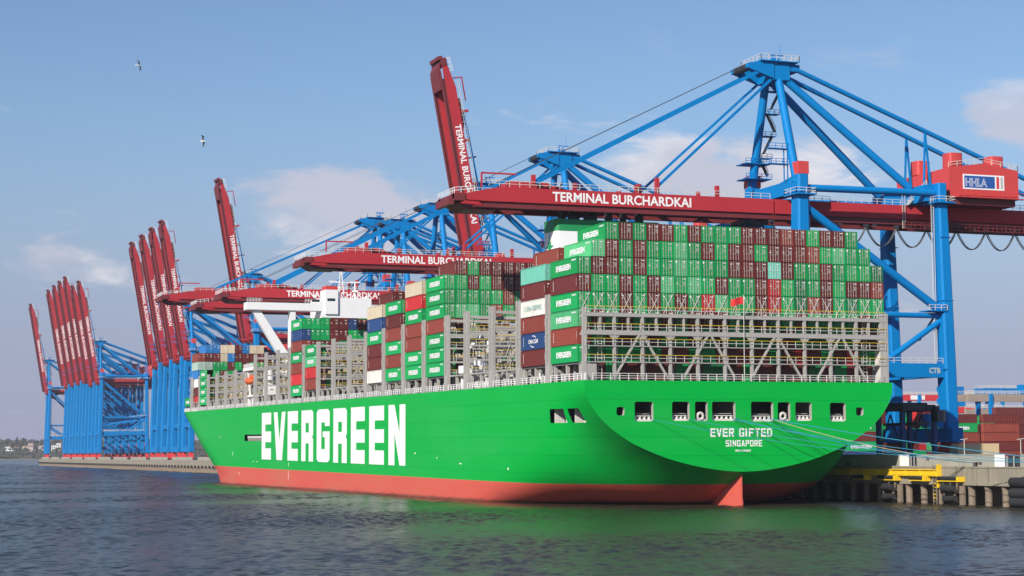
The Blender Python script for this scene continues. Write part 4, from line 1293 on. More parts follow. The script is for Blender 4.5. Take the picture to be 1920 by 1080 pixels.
        q = MB(); q.beam((33.2, sy * 3.7, gt), (34.0, sy * 3.6, zz), .35, .35); q.beam((35.4, sy * 3.7, gt), (34.0, sy * 3.6, zz), .35, .35); q.beam((33.6, sy * 3.6, gt + 5), (34.9, sy * 3.6, gt + 5), .25, .25); part('stay_strut', q, M_BLUE, bs)
    q = MB(); q.box(-1.4, 2.4, -3.6, 3.6, apex_z - .6, apex_z + 3.0)
    q.box(2.2, 4.8, -3.4, 3.4, apex_z + 1.4, apex_z + 2.8)
    part('apex_block', q, M_BLUE)
    for sy in (-1, 1):
        q = MB(); q.prism([(-1.3, apex_z - .4), (-1.3, apex_z + 2.9), (-4.5, apex_z + 3.0), (-7.2, apex_z + 2.4), (-7.2, apex_z + 1.5)], 'y', sy * 3.3 - .5, sy * 3.3 + .5); part('sheave_arm', q, M_BLUE)
    q = MB(); q.tube((-6.4, -3.2, apex_z + 1.9), (-6.4, 3.2, apex_z + 1.9), .8, .8, 12); part('sheave', q, M_DARK, None, True)
    q = MB(); q.box(-4.5, 4.2, -4.4, 4.4, apex_z + 3.02, apex_z + 3.2)
    part('apex_platform', q, M_BLUE)
    q = MB(); za = apex_z + 3.2
    railing_boxes(q, [(-4.5, -4.4, za), (4.2, -4.4, za), (4.2, 4.4, za), (-4.5, 4.4, za), (-4.5, -4.4, za)], 1.2, 1.6, .05); part('apex_railing', q, M_PALE)
    q = MB(); q.beam((0, -.8, za), (0, -.8, za + 2.0), .3, .3); q.beam((1.6, .8, za), (1.6, .8, za + 2.0), .3, .3); q.beam((-.4, -.8, za + 2.0), (2.6, -.8, za + 2.0), .35, .35); q.box(.2, 1.6, -.8, .8, za, za + 1.3); q.beam((2.2, 0, za), (2.2, 0, za + 4.5), .06, .06); part('service_crane', q, M_BLUE)
    # stairs on the forward A-frame leg
    zs = 66.5 + H - QZ; n = 4; st = (apex_z - 1 - zs) / n
    for k in range(n):
        z0, z1 = zs + k * st, zs + (k + .82) * st
        yy = ya - .5 - (ya - 3) * (k / n) - 1.0
        a, b = ((3.4, yy, z0), (1.6, yy, z1)) if k % 2 == 0 else ((1.6, yy, z0), (3.6, yy, z1))
        q = MB(); q.beam(a, b, .9, .22)
        for s_ in range(9):
            c = Vector(a) + (Vector(b) - Vector(a)) * (s_ / 8); q.beam(c + Vector((0, -.45, 0)), c + Vector((0, -.45, 1.0)), .05, .05)
        q.beam(Vector(a) + Vector((0, -.45, 1)), Vector(b) + Vector((0, -.45, 1)), .06, .06)
        part('stair_flight', q, M_DARK)
        q = MB(); q.box(.6, 4.2, yy - .8, yy + .9, z1, z1 + .15); railing_boxes(q, [(4.2, yy - .8, z1), (.6, yy - .8, z1)], 1.0, .9, .04); part('stair_landing', q, M_BLUE)
    for zz in (zs - 1.0, zs + 2.2):
        q = MB(); q.box(-2.6, 3.4, ya - 3.5, ya + 1.0, zz, zz + .18); railing_boxes(q, [(-2.6, ya - 3.5, zz), (3.4, ya - 3.5, zz)], 1.1, 1.2, .05); part('service_platform', q, M_BLUE)
    for zz in (zs - 0.2, zs + 2.9):
        q = MB(); q.box(-5.0, -.5, -ya + 2.2, -ya + 3.6, zz, zz + .18); railing_boxes(q, [(-5, -ya + 2.2, zz), (-.5, -ya + 2.2, zz)], 1.1, 1.2, .05); part('service_platform', q, M_BLUE)
    for x in (-1.4, -.6):
        q = MB(); q.beam((x, -ya + 2.8, zc + 2.8), (x, -ya + 2.8, zs + 3), .2, .2); part('platform_post', q, M_BLUE)
    # ladders, lamps and cable runs that break up the plain steel
    for x, sy in ((65.0 - X0, -1), (97.2 - X0, -1)):
        q = MB(); lx = x + (1.7 if x < 10 else -1.75)
        for k in range(70): q.box(lx - .3, lx + .3, sy * ya - .05, sy * ya + .05, 21 + k * .48, 21.06 + k * .48)
        for dx in (-.3, .3): q.box(lx + dx - .04, lx + dx + .04, sy * ya - .06, sy * ya + .06, 21, 54.5)
        part('leg_ladder', q, M_PALE)
    for k in range(9):
        q = MB(); xx = -4 + k * 8; q.box(xx, xx + .7, -5.6, -5.05, gb - .75, gb - .3); part('floodlight', q, M_DARK)
    for x, y, z in ((5, -11.4, 17.2), (12, -11.4, 17.2), (33.5, -11.6, 17.0), (-1.2, -11.9, 17.0)):
        q = MB(); q.box(x - .5, x + .5, y - .3, y + .3, z - .5, z - .2); part('floodlight', q, M_DARK)
    for sy in (-1, 1):
        q = MB(); q.beam((32.8 + 1.2, sy * ya - 1.2, 8), (32.8 - .1, sy * ya - 1.2, 52), .12, .12); part('cable_run', q, M_DARK)
    for z in (19, 33, 46):
        for x, wx_, wy_ in ((.6 - .35, 2.95, 3.9), (32.8 + .35, 2.65, 3.5)):
            for sy in (-1, 1):
                f_ = 1.0 if z < 40 else .97
                q = MB(); q.box(x - wx_ / 2 * f_ - .04, x + wx_ / 2 * f_ + .04, sy * ya - wy_ / 2 * f_ - .04, sy * ya + wy_ / 2 * f_ + .04, z, z + .12); part('splice_flange', q, M_BLUE)
    # stays
    if not raised:
        for sy in (-1, 1):
            at = 51.6 if blen < 72 else 56
            q = MB(); q.beam((-3.2, sy * 3.3, apex_z + 1.6), (-2.4 - at, sy * 4.35, gt + .9), .50, .75)
            part('forestay', q, M_BLUE)
            q = MB(); q.beam((-1.4, sy * 3.0, apex_z - .3), (-2.4 - 25.6, sy * 4.35, gt + 1.4), .40, .5)
            part('inner_forestay', q, M_BLUE)
            q = MB(); q.tube((-6.4, sy * 1.2, apex_z + 2.6), (-2.4 - 58, sy * 2.0, gt + 1.2), .06, .06, 5)
            part('hoist_rope', q, M_WIRE)
    else:
        rot = Matrix.Rotation(R(80.0), 4, 'Y')
        def B(x, y, z): return hinge + (rot @ Vector((x, y, z)))
        for sy in (-1, 1):
            q = MB(); q.beam(B(-51.6, sy * 4.2, tt + 1.2), B(-24, sy * 4.2, tt + 2.0), .5, .6); q.beam(B(-24, sy * 4.2, tt + 2.0), B(-8, sy * 4.2, tt + 3.6), .5, .6); part('folded_forestay', q, M_BLUE)
            for k in (0, .7):
                q = MB(); q.tube(B(-53, sy * (1.2 + k), tt + 1.2), (-5.6, sy * (1.2 + k), apex_z + 2.6), .10, .10, 5); part('hoist_rope', q, M_WIRE)
        for k in (52, 38, 20):
            q = MB(); q.box(-k - .2, -k + .2, -3, -1.8, tt, tt + 3.2); o = part('stay_rest', q, M_RED, bo)
    # machinery house
    hz0, hz1, hr = 61.0 + H - QZ, 67.2 + H - QZ, 68.4 + H - QZ
    hx0, hx1 = 35.4, 52.2
    q = MB(); q.prism([(hx0, hz0), (hx1, hz0), (hx1, hz1), ((hx0 + hx1) / 2, hr), (hx0, hz1)], 'y', -10, 10); hs = part('machinery_house', q, M_HRED)
    q = MB(); q.box(hx0 + .6, hx1 - .6, -9.6, 9.6, gt + .05, hz0 - .02); part('house_underframe', q, M_DRED)
    for x, y in ((hx0 + 1.8, 3.5), (hx0 + 2.2, -8.0), (hx1 - 3.6, -6.5), (hx1 - 3.6, 5.5)):
        q = MB(); q.prism(rrect(x - 1.6, x + 1.6, y - 1.6, y + 1.6, .6, 3), 'z', hz1 + .2, hz1 + 3.2)
        part('roof_vent', q, M_HRED, hs, True)
    q = MB(); railing_boxes(q, [(hx0, -9.9, hz1), ((hx0 + hx1) / 2, -9.9, hr), (hx1, -9.9, hz1), (hx1, 9.9, hz1)], 1.1, 2.0, .045); part('roof_railing', q, M_PALE, hs)
    q = MB(); railing_boxes(q, [(hx0 + 1.4, -10.9, hz0 + .2), (hx1 + .9, -10.9, hz0 + .2)], 1.1, 1.8, .04); q.box(hx0 + 1.4, hx1 + .9, -11, -10.02, hz0, hz0 + .15); part('house_walkway', q, M_HRED, hs)
    sg = empty('company_sign', None, root)
    sx0, sx1, sz0, sz1 = hx0 + 3.3, hx0 + 13.3, hz0 + 1.85, hz0 + 4.95
    q = MB(); q.box(sx0, sx1, -10.06, -10.0, sz0, sz1); part('sign_board', q, M_MARK, sg)
    q = MB(); q.box(sx0 + .3, sx0 + 7.7, -10.08, -10.055, sz0 + .3, sz1 - .3); part('sign_field', q, M_SIGNB, sg)
    q = MB(); q.box(sx0 + 8.1, sx0 + 8.75, -10.08, -10.055, sz0 + .3, sz1 - .3); part('sign_bar', q, M_SIGNR, sg)
    q = MB(); q.box(sx0 + 9.1, sx0 + 9.7, -10.08, -10.055, sz0 + .3, sz1 - .3); part('sign_bar', q, M_SIGNG, sg)
    o = link('sign_lettering', HH, sg); o.matrix_local = Matrix.Translation((sx0 + 3.2, -10.10, (sz0 + sz1) / 2 - .1)) @ FACE_AFT
    o = link('sign_lettering_inner', HHI, sg); o.matrix_local = Matrix.Translation((sx0 + 3.2, -10.115, (sz0 + sz1) / 2 - .1)) @ FACE_AFT
    # stairs up to the house and ladder
    q = MB(); q.beam((28.0, -5.6, gt), (32.6, -5.6, gt + 4.2), .8, .2); railing_boxes(q, [(28.0, -6.0, gt), (32.6, -6.0, gt + 4.2)], 1.1, .9, .05); part('stair_flight', q, M_PALE)
    q = MB()
    for k in range(22): q.box(27.0, 27.7, -5.35, -5.28, gb - 1 + k * .3, gb - .95 + k * .3)
    for x in (27.0, 27.65): q.box(x, x + .07, -5.4, -5.3, gb - 1, gt + 2)
    part('ladder', q, M_PALE)
    # trolley with operator cab
    tx0 = 2.5 if raised else -9.0
    q = MB(); q.box(tx0, tx0 + 6, -3.4, 3.4, gb - .9, gb - .15)
    for y in (-2.8, 2.8): q.beam((tx0 + 1, y, gb - .8), (tx0 + 1, y, gb - 3.6), .25, .25)
    tr = part('trolley', q, M_DARK)
    q = MB(); q.prism([(tx0 - 4.6, gb - 3.8), (tx0 - 1.6, gb - 3.8), (tx0 - 1.6, gb - 1.0), (tx0 - 4.0, gb - 1.0)], 'y', -1.4, 1.4); part('operator_cab', q, M_BLUE, tr)
    q = MB(); q.box(tx0 + 1.5, tx0 + 4.0, -6.2, 6.2, gb - 3.9, gb - 3.2); q.box(tx0 + .4, tx0 + 5, -1.6, 1.6, gb - 3.3, gb - 2.4); part('spreader', q, M_DARK, tr)
    if near:
        for k in range(9):
            x = -3 + k * 7.2
            for dy in (0, .5):
                pts = [(x + 7.2 * i / 10, -4.6 - dy, gb - .7 - 4.0 * (1 - ((i / 10 - .5) * 2) ** 2)) for i in range(11)]
                q = MB(); q.path(pts, .11, 5); part('festoon_cable', q, M_WIRE)
        for k in range(10):
            q = MB(); q.box(-3 + k * 7.2 - .4, -3 + k * 7.2 + .4, -5.3, -4.4, gb - .8, gb - .3); part('cable_carriage', q, M_DARK)
        o = link('beam_lettering', text_mesh('CTB', 1.15, .03, 2.6, M_SIGNG), root); o.matrix_local = Matrix.Translation((30.0, -ya - 1.03, 25.2 - QZ)) @ FACE_AFT
    # electrical cabin, cable reel, ladders on the legs
    q = MB(); q.box(28, 31.5, -ya - 1.4, -ya + 1.2, 7.25, 10.0); part('electric_cabin', q, M_BLUE)
    q = MB(); q.tube((33.9, 3, 9.5), (34.7, 3, 9.5), 2.2, 2.2, 16); part('cable_reel', q, M_SIGNR, None, True)
    return root


def fit_scale(o): return o


CR = []
# (y, type, raised, label)
SPEC = [(51.7, 0, 0, 'nearest blue and red quay crane, boom lowered over the ship stern'),
        (171.0, 0, 0, 'second nearest quay crane with lowered boom, behind the funnel'),
        (230.0, 0, 1, 'quay crane with tallest looking raised red boom, left of the nearest lowered boom'),
        (276.0, 0, 0, 'third lowered quay crane, its lettered red boom runs behind the white bridge mast'),
        (318.5, 0, 0, 'fourth lowered quay crane, its boom end just above the white bridge wing'),
        (348.0, 1, 0, 'farthest lowered quay crane, its red boom tip nearest the bow'),
        (560.0, 1, 1, 'single quay crane with raised boom standing alone above the ship bow'),
        (720.0, 1, 1, 'first of four raised quay cranes ahead of the bow, counted from right'),
        (754.0, 1, 1, 'second of four raised quay cranes ahead of the bow, counted from right'),
        (789.0, 1, 1, 'third of four raised quay cranes ahead of the bow, counted from right'),
        (828.0, 1, 1, 'last of four raised quay cranes ahead of the bow, leftmost of them'),
        (1087.0, 1, 1, 'rightmost of six raised quay cranes in the far group'),
        (1126.0, 1, 1, 'second from right of six raised quay cranes in the far group'),
        (1166.0, 2, 1, 'third from right of six raised quay cranes in the far group'),
        (1204.0, 2, 1, 'fourth from right of six raised quay cranes in the far group'),
        (1243.0, 2, 1, 'fifth from right of six raised quay cranes in the far group'),
        (1286.0, 2, 1, 'leftmost of six raised quay cranes in the far group'),
        (1435.0, 2, 1, 'farthest quay crane with raised boom at the left end of the quay')]
TYPES = [(0.0, 67.8), (5.0, 74.0), (9.0, 80.5)]
protos = {}
for k, (y, ty, up, lab) in enumerate(SPEC):
    key = (ty, up)
    if k == 0: o = crane(*TYPES[ty], False, True)
    elif key in protos: o = copy_tree(protos[key])
    else:
        o = crane(*TYPES[ty], bool(up)); protos[key] = o
    o.location = (X0, y, QZ)
    tag(o, lab, 'crane', 'quay cranes along the terminal')

# ================================================================== quay
QX = 61.5
quay = empty('quay'); tag(quay, 'concrete quay with piles along the ship berth', 'quay', kind='structure')
# deck of the terminal (large sheet) and quay edge slab
q = MB(); q.add([(QX + .3, -500, QZ - .02), (2600, -500, QZ - .02), (2600, 1472, QZ - .02), (QX + .3, 1472, QZ - .02)], [(0, 1, 2, 3)])
yard = q.build('terminal_ground', M_ASPH); tag(yard, 'paved terminal ground behind the quay', 'ground', kind='structure')
# near part: pieces of front slab between joints
ys = -110.0; k = 0
while ys < 60:
    ye = ys + 23.5
    q = MB(); q.box(QX, QX + 3, ys + .02, ye - .02, 3.3, QZ); q.box(QX - .18, QX, ys + .02, ye - .02, 3.3, 3.75); q.box(QX - .10, QX, ys, ye, QZ - .25, QZ); q.build('slab', M_CONC, quay)
    ys = ye
q = MB(); q.box(67, 67.6, -115, 1470, -4, 6); q.build('back_wall', M_PILE, quay)
for k in range(36):
    y = -95 + k * 4.75
    if y > 62: break
    q = MB(); q.tube((62.4, y, -3), (62.4, y, 3.4), .62, .62, 14); q.tube((62.4, y, 2.5), (62.4, y, 3.35), .62, .8, 14); q.build('pile', M_PILE, quay, True)
# far part beyond the hull: capping beam and sheet piling
y = 70.5
while y < 1471:
    ye = min(1471.5, y + 30)
    q = MB(); q.box(QX - .1, QX + 3, y + .03, ye - .03, 2.7, QZ); q.build('capping_beam', M_CONC, quay)
    y = ye
q = MB(); pts = []
yy = 70.0; i = 0
while yy < 1471:
    pts += [(QX + .6, yy), (QX + .6, yy + .9), (QX + .1, yy + 1.2), (QX + .1, yy + 2.1)]; yy += 2.4
vs = []
for x, y in pts: vs += [(x, y, -3), (x, y, 2.75)]
q.add(vs, [(2 * i, 2 * i + 2, 2 * i + 3, 2 * i + 1) for i in range(len(pts) - 1)])
tag(q.build('sheet_piling', M_PILE, quay), kind='stuff')
q = MB(); q.box(QX - .1, 400, 1471.5, 1473, -3, QZ); q.build('end_wall', M_CONC, quay)
q = MB()
for i in range(110):
    y = 380 + i * 10; q.tube((QX - .55, y, 2.2), (QX - .55, y, 3.6), .55, .55, 8)
tag(q.build('far_fenders', M_BLACK, quay), kind='stuff')
q = MB()
for i in range(60):
    y = 540 + i * 15.6
    if (i % 5) != 4: q.box(QX + .8, QX + 1.2, y + .6, y + 15, QZ, QZ + 1.6)
tag(q.build('far_parapet', M_CONC2, quay), kind='stuff')

# flood wall behind the quay edge, with its gate gaps
fw_pts = [(-110, -32.6), (-25.7, -2.6), (2.8, 60)]
fwall = empty('flood_wall'); tag(fwall, 'long grey concrete flood wall with gates on the quay edge', 'wall')
for a, b in fw_pts:
    y = a
    while y < b - .1:
        ye = min(b, y + 7.8)
        q = MB(); q.box(62.5, 62.95, y + .015, ye - .015, QZ - .02, 8.3); q.box(62.42, 63.03, y + .015, ye - .015, 8.3, 8.42); q.build('wall_panel', M_CONC2, fwall); y = ye
for a, b in ((-28.3, -25.7), (0.0, 2.8)):
    q = MB(); q.box(62.3, 62.5, a, b, QZ, 8.35); q.build('gate', M_WHITE, fwall)
for a, b in ((-32.6, -28.3), (-2.6, 0.0)):
    q = MB(); q.box(63.2, 63.3, a, b, QZ, 8.2); q.build('gate_shade_sheet', M_DARK, fwall)  # dark sheet added behind the gap, stands for the shade in the opening
    q = MB()
    for y in (a + .3, b - .3, (a + b) / 2): q.box(62.6, 62.75, y - .1, y + .1, QZ, 8.1)
    q.build('gate_frame', M_GREY, fwall)
for y, body, s_ in ((-5.8, '74', .7), (-20.8, 'TOP 800', .45), (-36.0, '48', 1.0)):
    o = link('wall_number', text_mesh(body, s_, .03, None, M_DARK), fwall); o.matrix_local = Matrix.Translation((62.47, y, 7.6 if len(body) < 3 else 6.9)) @ FACE_PORT

# yellow fender beam and brackets on the quay face
yb = empty('fender_beam', Matrix.Translation((61.0, 5.0, 5.4))); tag(yb, 'long yellow steel beam along the quay face beside the stern', 'beam')
q = MB(); q.box(-.05, .45, -16.1, 22, -.5, .3); q.build('web', M_QYEL, yb)
q = MB(); q.box(-.3, .45, -16.1, 22, .32, .46); q.box(-.3, .45, -16.1, 22, -.68, -.54); q.build('flange', M_QYEL, yb)
q = MB(); q.box(-.25, .45, -16.6, -16.12, -2.6, 1.3); q.build('end_post', M_QYEL, yb)
for k in range(9):
    q = MB(); q.box(-.28, -.06, -15.5 + k * 4.6, -15.4 + k * 4.6, -.53, .31); q.build('stiffener', M_QYEL, yb)
for i, (a, b, ds) in enumerate(((10.9, 15.7, 'in the shade beside the hull'), (1.0, 7.0, 'second from the hull'), (-8.3, -3.1, 'third from the hull'), (-18.5, -12.0, 'rightmost, past the beam end'))):
    fb = empty('fender_bracket', Matrix.Translation((61.0, a, 4.3))); tag(fb, f'yellow fender bracket with black roll under the yellow beam, {ds}', 'bracket', 'fender brackets on the quay face')
    q = MB(); q.box(-.9, .4, 0, .6, -.45, .42); q.box(-.75, .45, .7, b - a, -.42, -.26); q.build('bracket_arm', M_QYEL, fb)
    q = MB(); q.tube((-.5, .7, .1), (-.5, b - a, .1), .36, .36, 10); q.build('rubber_roll', M_BLACK, fb, True)
for i, (y, ds) in enumerate(((3.9, 'left of the two below the yellow brackets'), (-15.2, 'right of the two below the yellow brackets'))):
    fd = empty('fender', Matrix.Translation((60.7, y, 2.0))); tag(fd, f'dark battered fender hung on chains, {ds}', 'fender', 'fenders hanging on the quay')
    q = MB(); q.tube((-.2, -2.0, .6), (-.2, 2.0, .8), .6, .62, 12); q.build('upper_roll', M_BLACK, fd, True)
    q = MB(); q.tube((-.1, -1.7, -.9), (-.1, 1.6, -1.0), .5, .56, 12); q.build('lower_roll', M_BLACK, fd, True)
    q = MB(); q.beam((0, -2.3, 1.8), (-.1, -1.2, -1.2), .3, .3); q.build('arm', M_PILE, fd)
    q = MB(); q.beam((0, 2.2, 1.8), (-.1, 1.6, -.8), .12, .12); q.build('chain', M_PILE, fd)
    q = MB(); q.beam((0, -.3, 1.8), (-.6, -.3, .6), .1, .1); q.build('chain', M_PILE, fd)
    q = MB(); q.box(.3, .7, -3.4, -2.2, -2.4, 1.2); q.build('backing_post', M_PILE, fd)
fd = empty('fender', Matrix.Translation((60.7, -35.2, 2.6))); tag(fd, 'stack of black tyre fenders at the right edge of the picture', 'fender', 'fenders hanging on the quay')
for z, r in ((1.4, .95), (-.3, 1.0), (-1.7, .95)):
    q = MB(); q.tube((-.3, -2.2, z), (-.3, 2.2, z), r * .82, r * .82, 14); q.build('tyre_roll', M_BLACK, fd, True)
for y, z, ds in ((-8.9, .0, 'beside the beam end'),):
    ld = empty('quay_ladder', Matrix.Translation((61.0, -10.4, 0))); tag(ld, 'quay ladder with yellow rungs below the end of the yellow beam', 'ladder')
    for kx in (0, .9):
        q = MB(); q.box(.1, .3, kx, kx + .12, -1, 6.6); q.build('stringer', M_PILE, ld)
    for k in range(9):
        q = MB(); q.box(.05, .2, .05, .95, .4 + k * .6, .55 + k * .6); q.build('rung', M_QYEL if k % 3 else M_PILE, ld)
for i, y in enumerate((-20.6, -47.0, 20.0)):
    bo_ = empty('bollard', Matrix.Translation((62.0, y, QZ))); tag(bo_, 'dark mooring bollard on the quay edge' + (' holding the blue ropes' if i == 0 else (' right of the picture edge' if i == 1 else ' hidden beside the hull')), 'bollard', 'mooring bollards')
    q = MB(); q.tube((0, 0, 0), (0, 0, .55), .30, .24, 12); q.tube((0, 0, .5), (0, 0, .72), .38, .34, 12); q.build('post', M_DARK, bo_, True)

# ------------------------------------------------------------------ mooring ropes from the stern
def rope(a, b, sag, m, r, label, n=24):
    a = SHIP @ Vector(a); b = Vector(b); q = MB(); pts = []
    for i in range(n + 1):
        t = i / n; p_ = a.lerp(b, t); p_.z -= sag * 4 * t * (1 - t); pts.append(p_)
    q.path(pts, r, 6); o = q.build('mooring_rope', m, None, True)
    return tag(o, label, 'rope', 'mooring ropes at the stern')


rope((11.6, -3.05, -9.45), (62.0, -44, 7.0), 1.6, M_ROPE, .04, 'thin blue mooring rope from the leftmost stern opening')
rope((18.4, -3.05, -9.4), (62.0, -47.0, 7.0), 1.5, M_ROPE, .04, 'thin blue mooring rope from the second stern opening')
rope((26.9, -3.05, -9.3), (62.0, -20.6, 7.0), .7, M_ROPE, .06, 'blue and beige rope from the middle stern opening to the quay bollard')
rope((26.6, -3.05, -9.5), (62.0, -47.0, 7.1), 1.2, M_ROPE, .05, 'lower blue rope from the middle stern opening')
rope((33.2, -3.05, -9.3), (62.0, -47.0, 7.2), .5, M_ROPE, .07, 'highest blue rope running far right over the flood wall')
rope((33.9, -3.05, -9.4), (62.0, -20.6, 7.1), .9, M_ROPE2, .055, 'beige mooring rope ending at the flood wall')
rope((31.6, -3.05, -9.5), (62.0, -20.4, 7.0), 1.2, M_ROPE, .04, 'thin blue rope drooping lowest toward the yellow beam')

# ================================================================== straddle carrier and yard
sc_ = empty('straddle_carrier', Matrix.Translation((75.2, 21.0, QZ))); tag(sc_, 'dark blue straddle carrier on the quay below the nearest crane', 'straddle carrier')
M_SBLUE = mat('carrier_blue', (.012, .05, .17), .5, var=.15, vscale=.4)
for x in (-3.4, 3.4):
    for y in (-4.2, 4.2):
        q = MB(); q.box(x - .4, x + .4, y - .4, y + .4, 1.6, 10.2); q.build('leg', M_SBLUE, sc_)
    q = MB(); q.box(x - .5, x + .5, -5.6, 5.6, .9, 1.8); q.build('wheel_beam', M_SBLUE, sc_)
    for y in (-4.8, -1.7, 1.7, 4.8):
        q = MB(); q.tube((x - .3, y, .75), (x + .3, y, .75), .75, .75, 14); q.build('wheel', M_BLACK, sc_, True)
    q = MB(); q.box(x - .5, x + .5, -5.4, 5.4, 10.0, 11.0); q.build('top_beam', M_DARK, sc_)
    q = MB(); q.beam((x, -4.2, 2), (x, 0, 9.4), .22, .22); q.beam((x, 4.2, 2), (x, 0, 9.4), .22, .22); q.build('side_brace', M_DARK, sc_)
q = MB(); q.box(-3.4, 3.4, -4.8, -3.4, 10.1, 11.2); q.box(-3.4, 3.4, 3.4, 4.8, 10.1, 11.2); q.box(-2.8, 2.8, -3, 3, 10.9, 11.6); q.build('cross_frame', M_DARK, sc_)
q = MB(); q.box(2.6, 4.4, -6.6, -4.6, 8.0, 10.2); q.build('driver_cab', M_GLASS, sc_)
q = MB(); q.box(-1.3, 1.3, -6, 6, 7.4, 7.9); q.build('spreader', M_DARK, sc_)
# cream storage tank-like cover and red machines on the quay
tk = empty('cover_box', Matrix.Translation((98.2, 33.0, QZ))); tag(tk, 'cream covered box on the quay right of the crane leg', 'box')
q = MB(); q.prism([(-4.8, 1.1), (4.8, 1.3), (4.8, 4.0), (-4.2, 4.0), (-4.8, 3.2)], 'y', -1.4, 1.4); q.build('cover', M_SKIN, tk)
for x in (-4, 0, 4):
    q = MB(); q.box(x - .4, x + .4, -1.2, 1.2, 0, 1.2); q.build('stand', M_GREY, tk)
for i, (x, y, ds) in enumerate(((103.0, 18.5, 'below the cream box'), (108.5, 20.5, 'right of the cream box'), (114.5, 22.5, 'at the right edge behind the wall'))):
    fr = empty('red_frame', Matrix.Translation((x, y, QZ))); tag(fr, f'low red steel trestle behind the flood wall, {ds}', 'trestle', 'red trestles behind the wall')
    for dx in (-1.5, 0, 1.5):
        q = MB(); q.beam((dx, 0, 0), (dx + .25, 0, 3.1), .3, .3); q.build('post', M_SIGNR, fr)
    q = MB(); q.box(-1.9, 2.1, -.25, .25, 3.05, 3.4); q.build('rail', M_SIGNR, fr)
lp_spots = [(76.5, 4.0, 'in front of the straddle carrier'), (88.5, 4.0, 'right of the crane leg'), (93.0, -10.0, 'near the right white gate')]
for x, y, ds in lp_spots:
    lo = empty('lamp_post', Matrix.Translation((x, y, QZ))); tag(lo, f'thin grey lamp post behind the flood wall, {ds}', 'lamp post', 'lamp posts on the quay')
    q = MB(); q.tube((0, 0, 0), (0, 0, 4.6), .09, .06, 6); q.build('pole', M_PALE, lo)
    q = MB(); q.beam((-.7, 0, 4.6), (.7, 0, 4.75), .2, .1); q.build('lamp_head', M_PALE, lo)

# yard container blocks. boxes lying along x are turned by -90 degrees (door end to the right)
YCOLS = random.Random(11)
def yard_x(x, y, z): return Matrix.Translation((x, y, z)) @ Matrix.Rotation(R(-90), 4, 'Z')   # long side faces -y
ymass = []
def long_stack(x, y, cols, name):
    for i, ch in enumerate(cols):      # from ground up
        mw = Matrix.Translation((x, y, QZ + i * 2.70)) @ Matrix.Rotation(R(90), 4, 'Z') @ Matrix.Diagonal((1, 1, .9, 1))
        pos = ['lowest', 'second up', 'third up', 'fourth up', 'fifth up', 'sixth up'][i]
        o = container(ch, mw, f'{CN[ch]} yard container broadside, {pos} in stack {name}', 'yard containers behind the quay', 0, None, int(x * 3 + i))
        if ch == 'g':
            w_ = link('wordmark', EV, o); w_.matrix_local = Matrix.Translation((.012, CL / 2, CH * .45)) @ Matrix(((0, 0, -1, 0), (-1, 0, 0, 0), (0, 1, 0, 0), (0, 0, 0, 1)))


long_stack(202.8, 186.0, 'bmbgm', 'just right of crane leg')
long_stack(217.4, 186.0, 'bmbbm', 'of only brown boxes')
long_stack(228.5, 178.0, 'agbgb', 'with light grey bottom box')
long_stack(242.0, 184.0, 'bnmbm', 'at the picture edge')
long_stack(160.0, 170.0, 'ngmg', 'between hull and straddle carrier')
for k in range(9):
    for t in range(6):
        ymass.append((YCOLS.choice('gmmbgrld'), Matrix.Translation((176 + k * 2.6, 200, QZ + t * 2.62))))
for k in range(8):
    for t in range(5 + (k % 2)):
        ymass.append((YCOLS.choice('mmbgbm'), Matrix.Translation((196 + k * 13.0, 205, QZ + t * 2.62)) @ Matrix.Rotation(R(90), 4, 'Z')))
for k in range(26):
    for t in range(YCOLS.choice([3, 4, 4, 5])):
        ymass.append((YCOLS.choice('mmbgunrc'), Matrix.Translation((150 + k * 9, 300 + (k % 4) * 30, QZ + t * 2.62))))
mass_object('yard_container_block', ymass, 'mixed container blocks farther back in the yard')

# yard gantry cranes behind the stacks
def gantry(name, x, y, span, hgt, leg_m, beam_m, house_m, label, L=9.0, sign=True):
    g = empty(name, Matrix.Translation((x, y, QZ))); tag(g, label, 'gantry crane', 'yard gantry cranes')
    for dx in (0, span):
        for dy in (-L / 2, L / 2):
            q = MB(); q.beam((dx, dy, 0), (dx, dy * .8, hgt), 1.3, 1.3); q.build('leg', leg_m, g)
        q = MB(); q.box(dx - .8, dx + .8, -L / 2 - 1, L / 2 + 1, .2, 1.6); q.build('sill', leg_m, g)
    for dy in (-3, 3):
        q = MB(); q.box(-9, span + 9, dy - .6, dy + .6, hgt - 2.4, hgt); q.build('girder', beam_m, g)
        q = MB(); railing_boxes(q, [(-9, dy, hgt), (span + 9, dy, hgt)], 1.2, 3, .07); q.build('girder_railing', M_PALE, g)
    q = MB(); q.box(span * .4, span * .4 + 9, -3.6, 3.6, hgt + .4, hgt + 3.6); q.build('trolley_house', house_m, g)
    if sign:
        q = MB(); q.box(-4, 3, -3.68, -3.6, hgt - 2.1, hgt - .3); q.build('name_board', M_MARK, g)
    return g


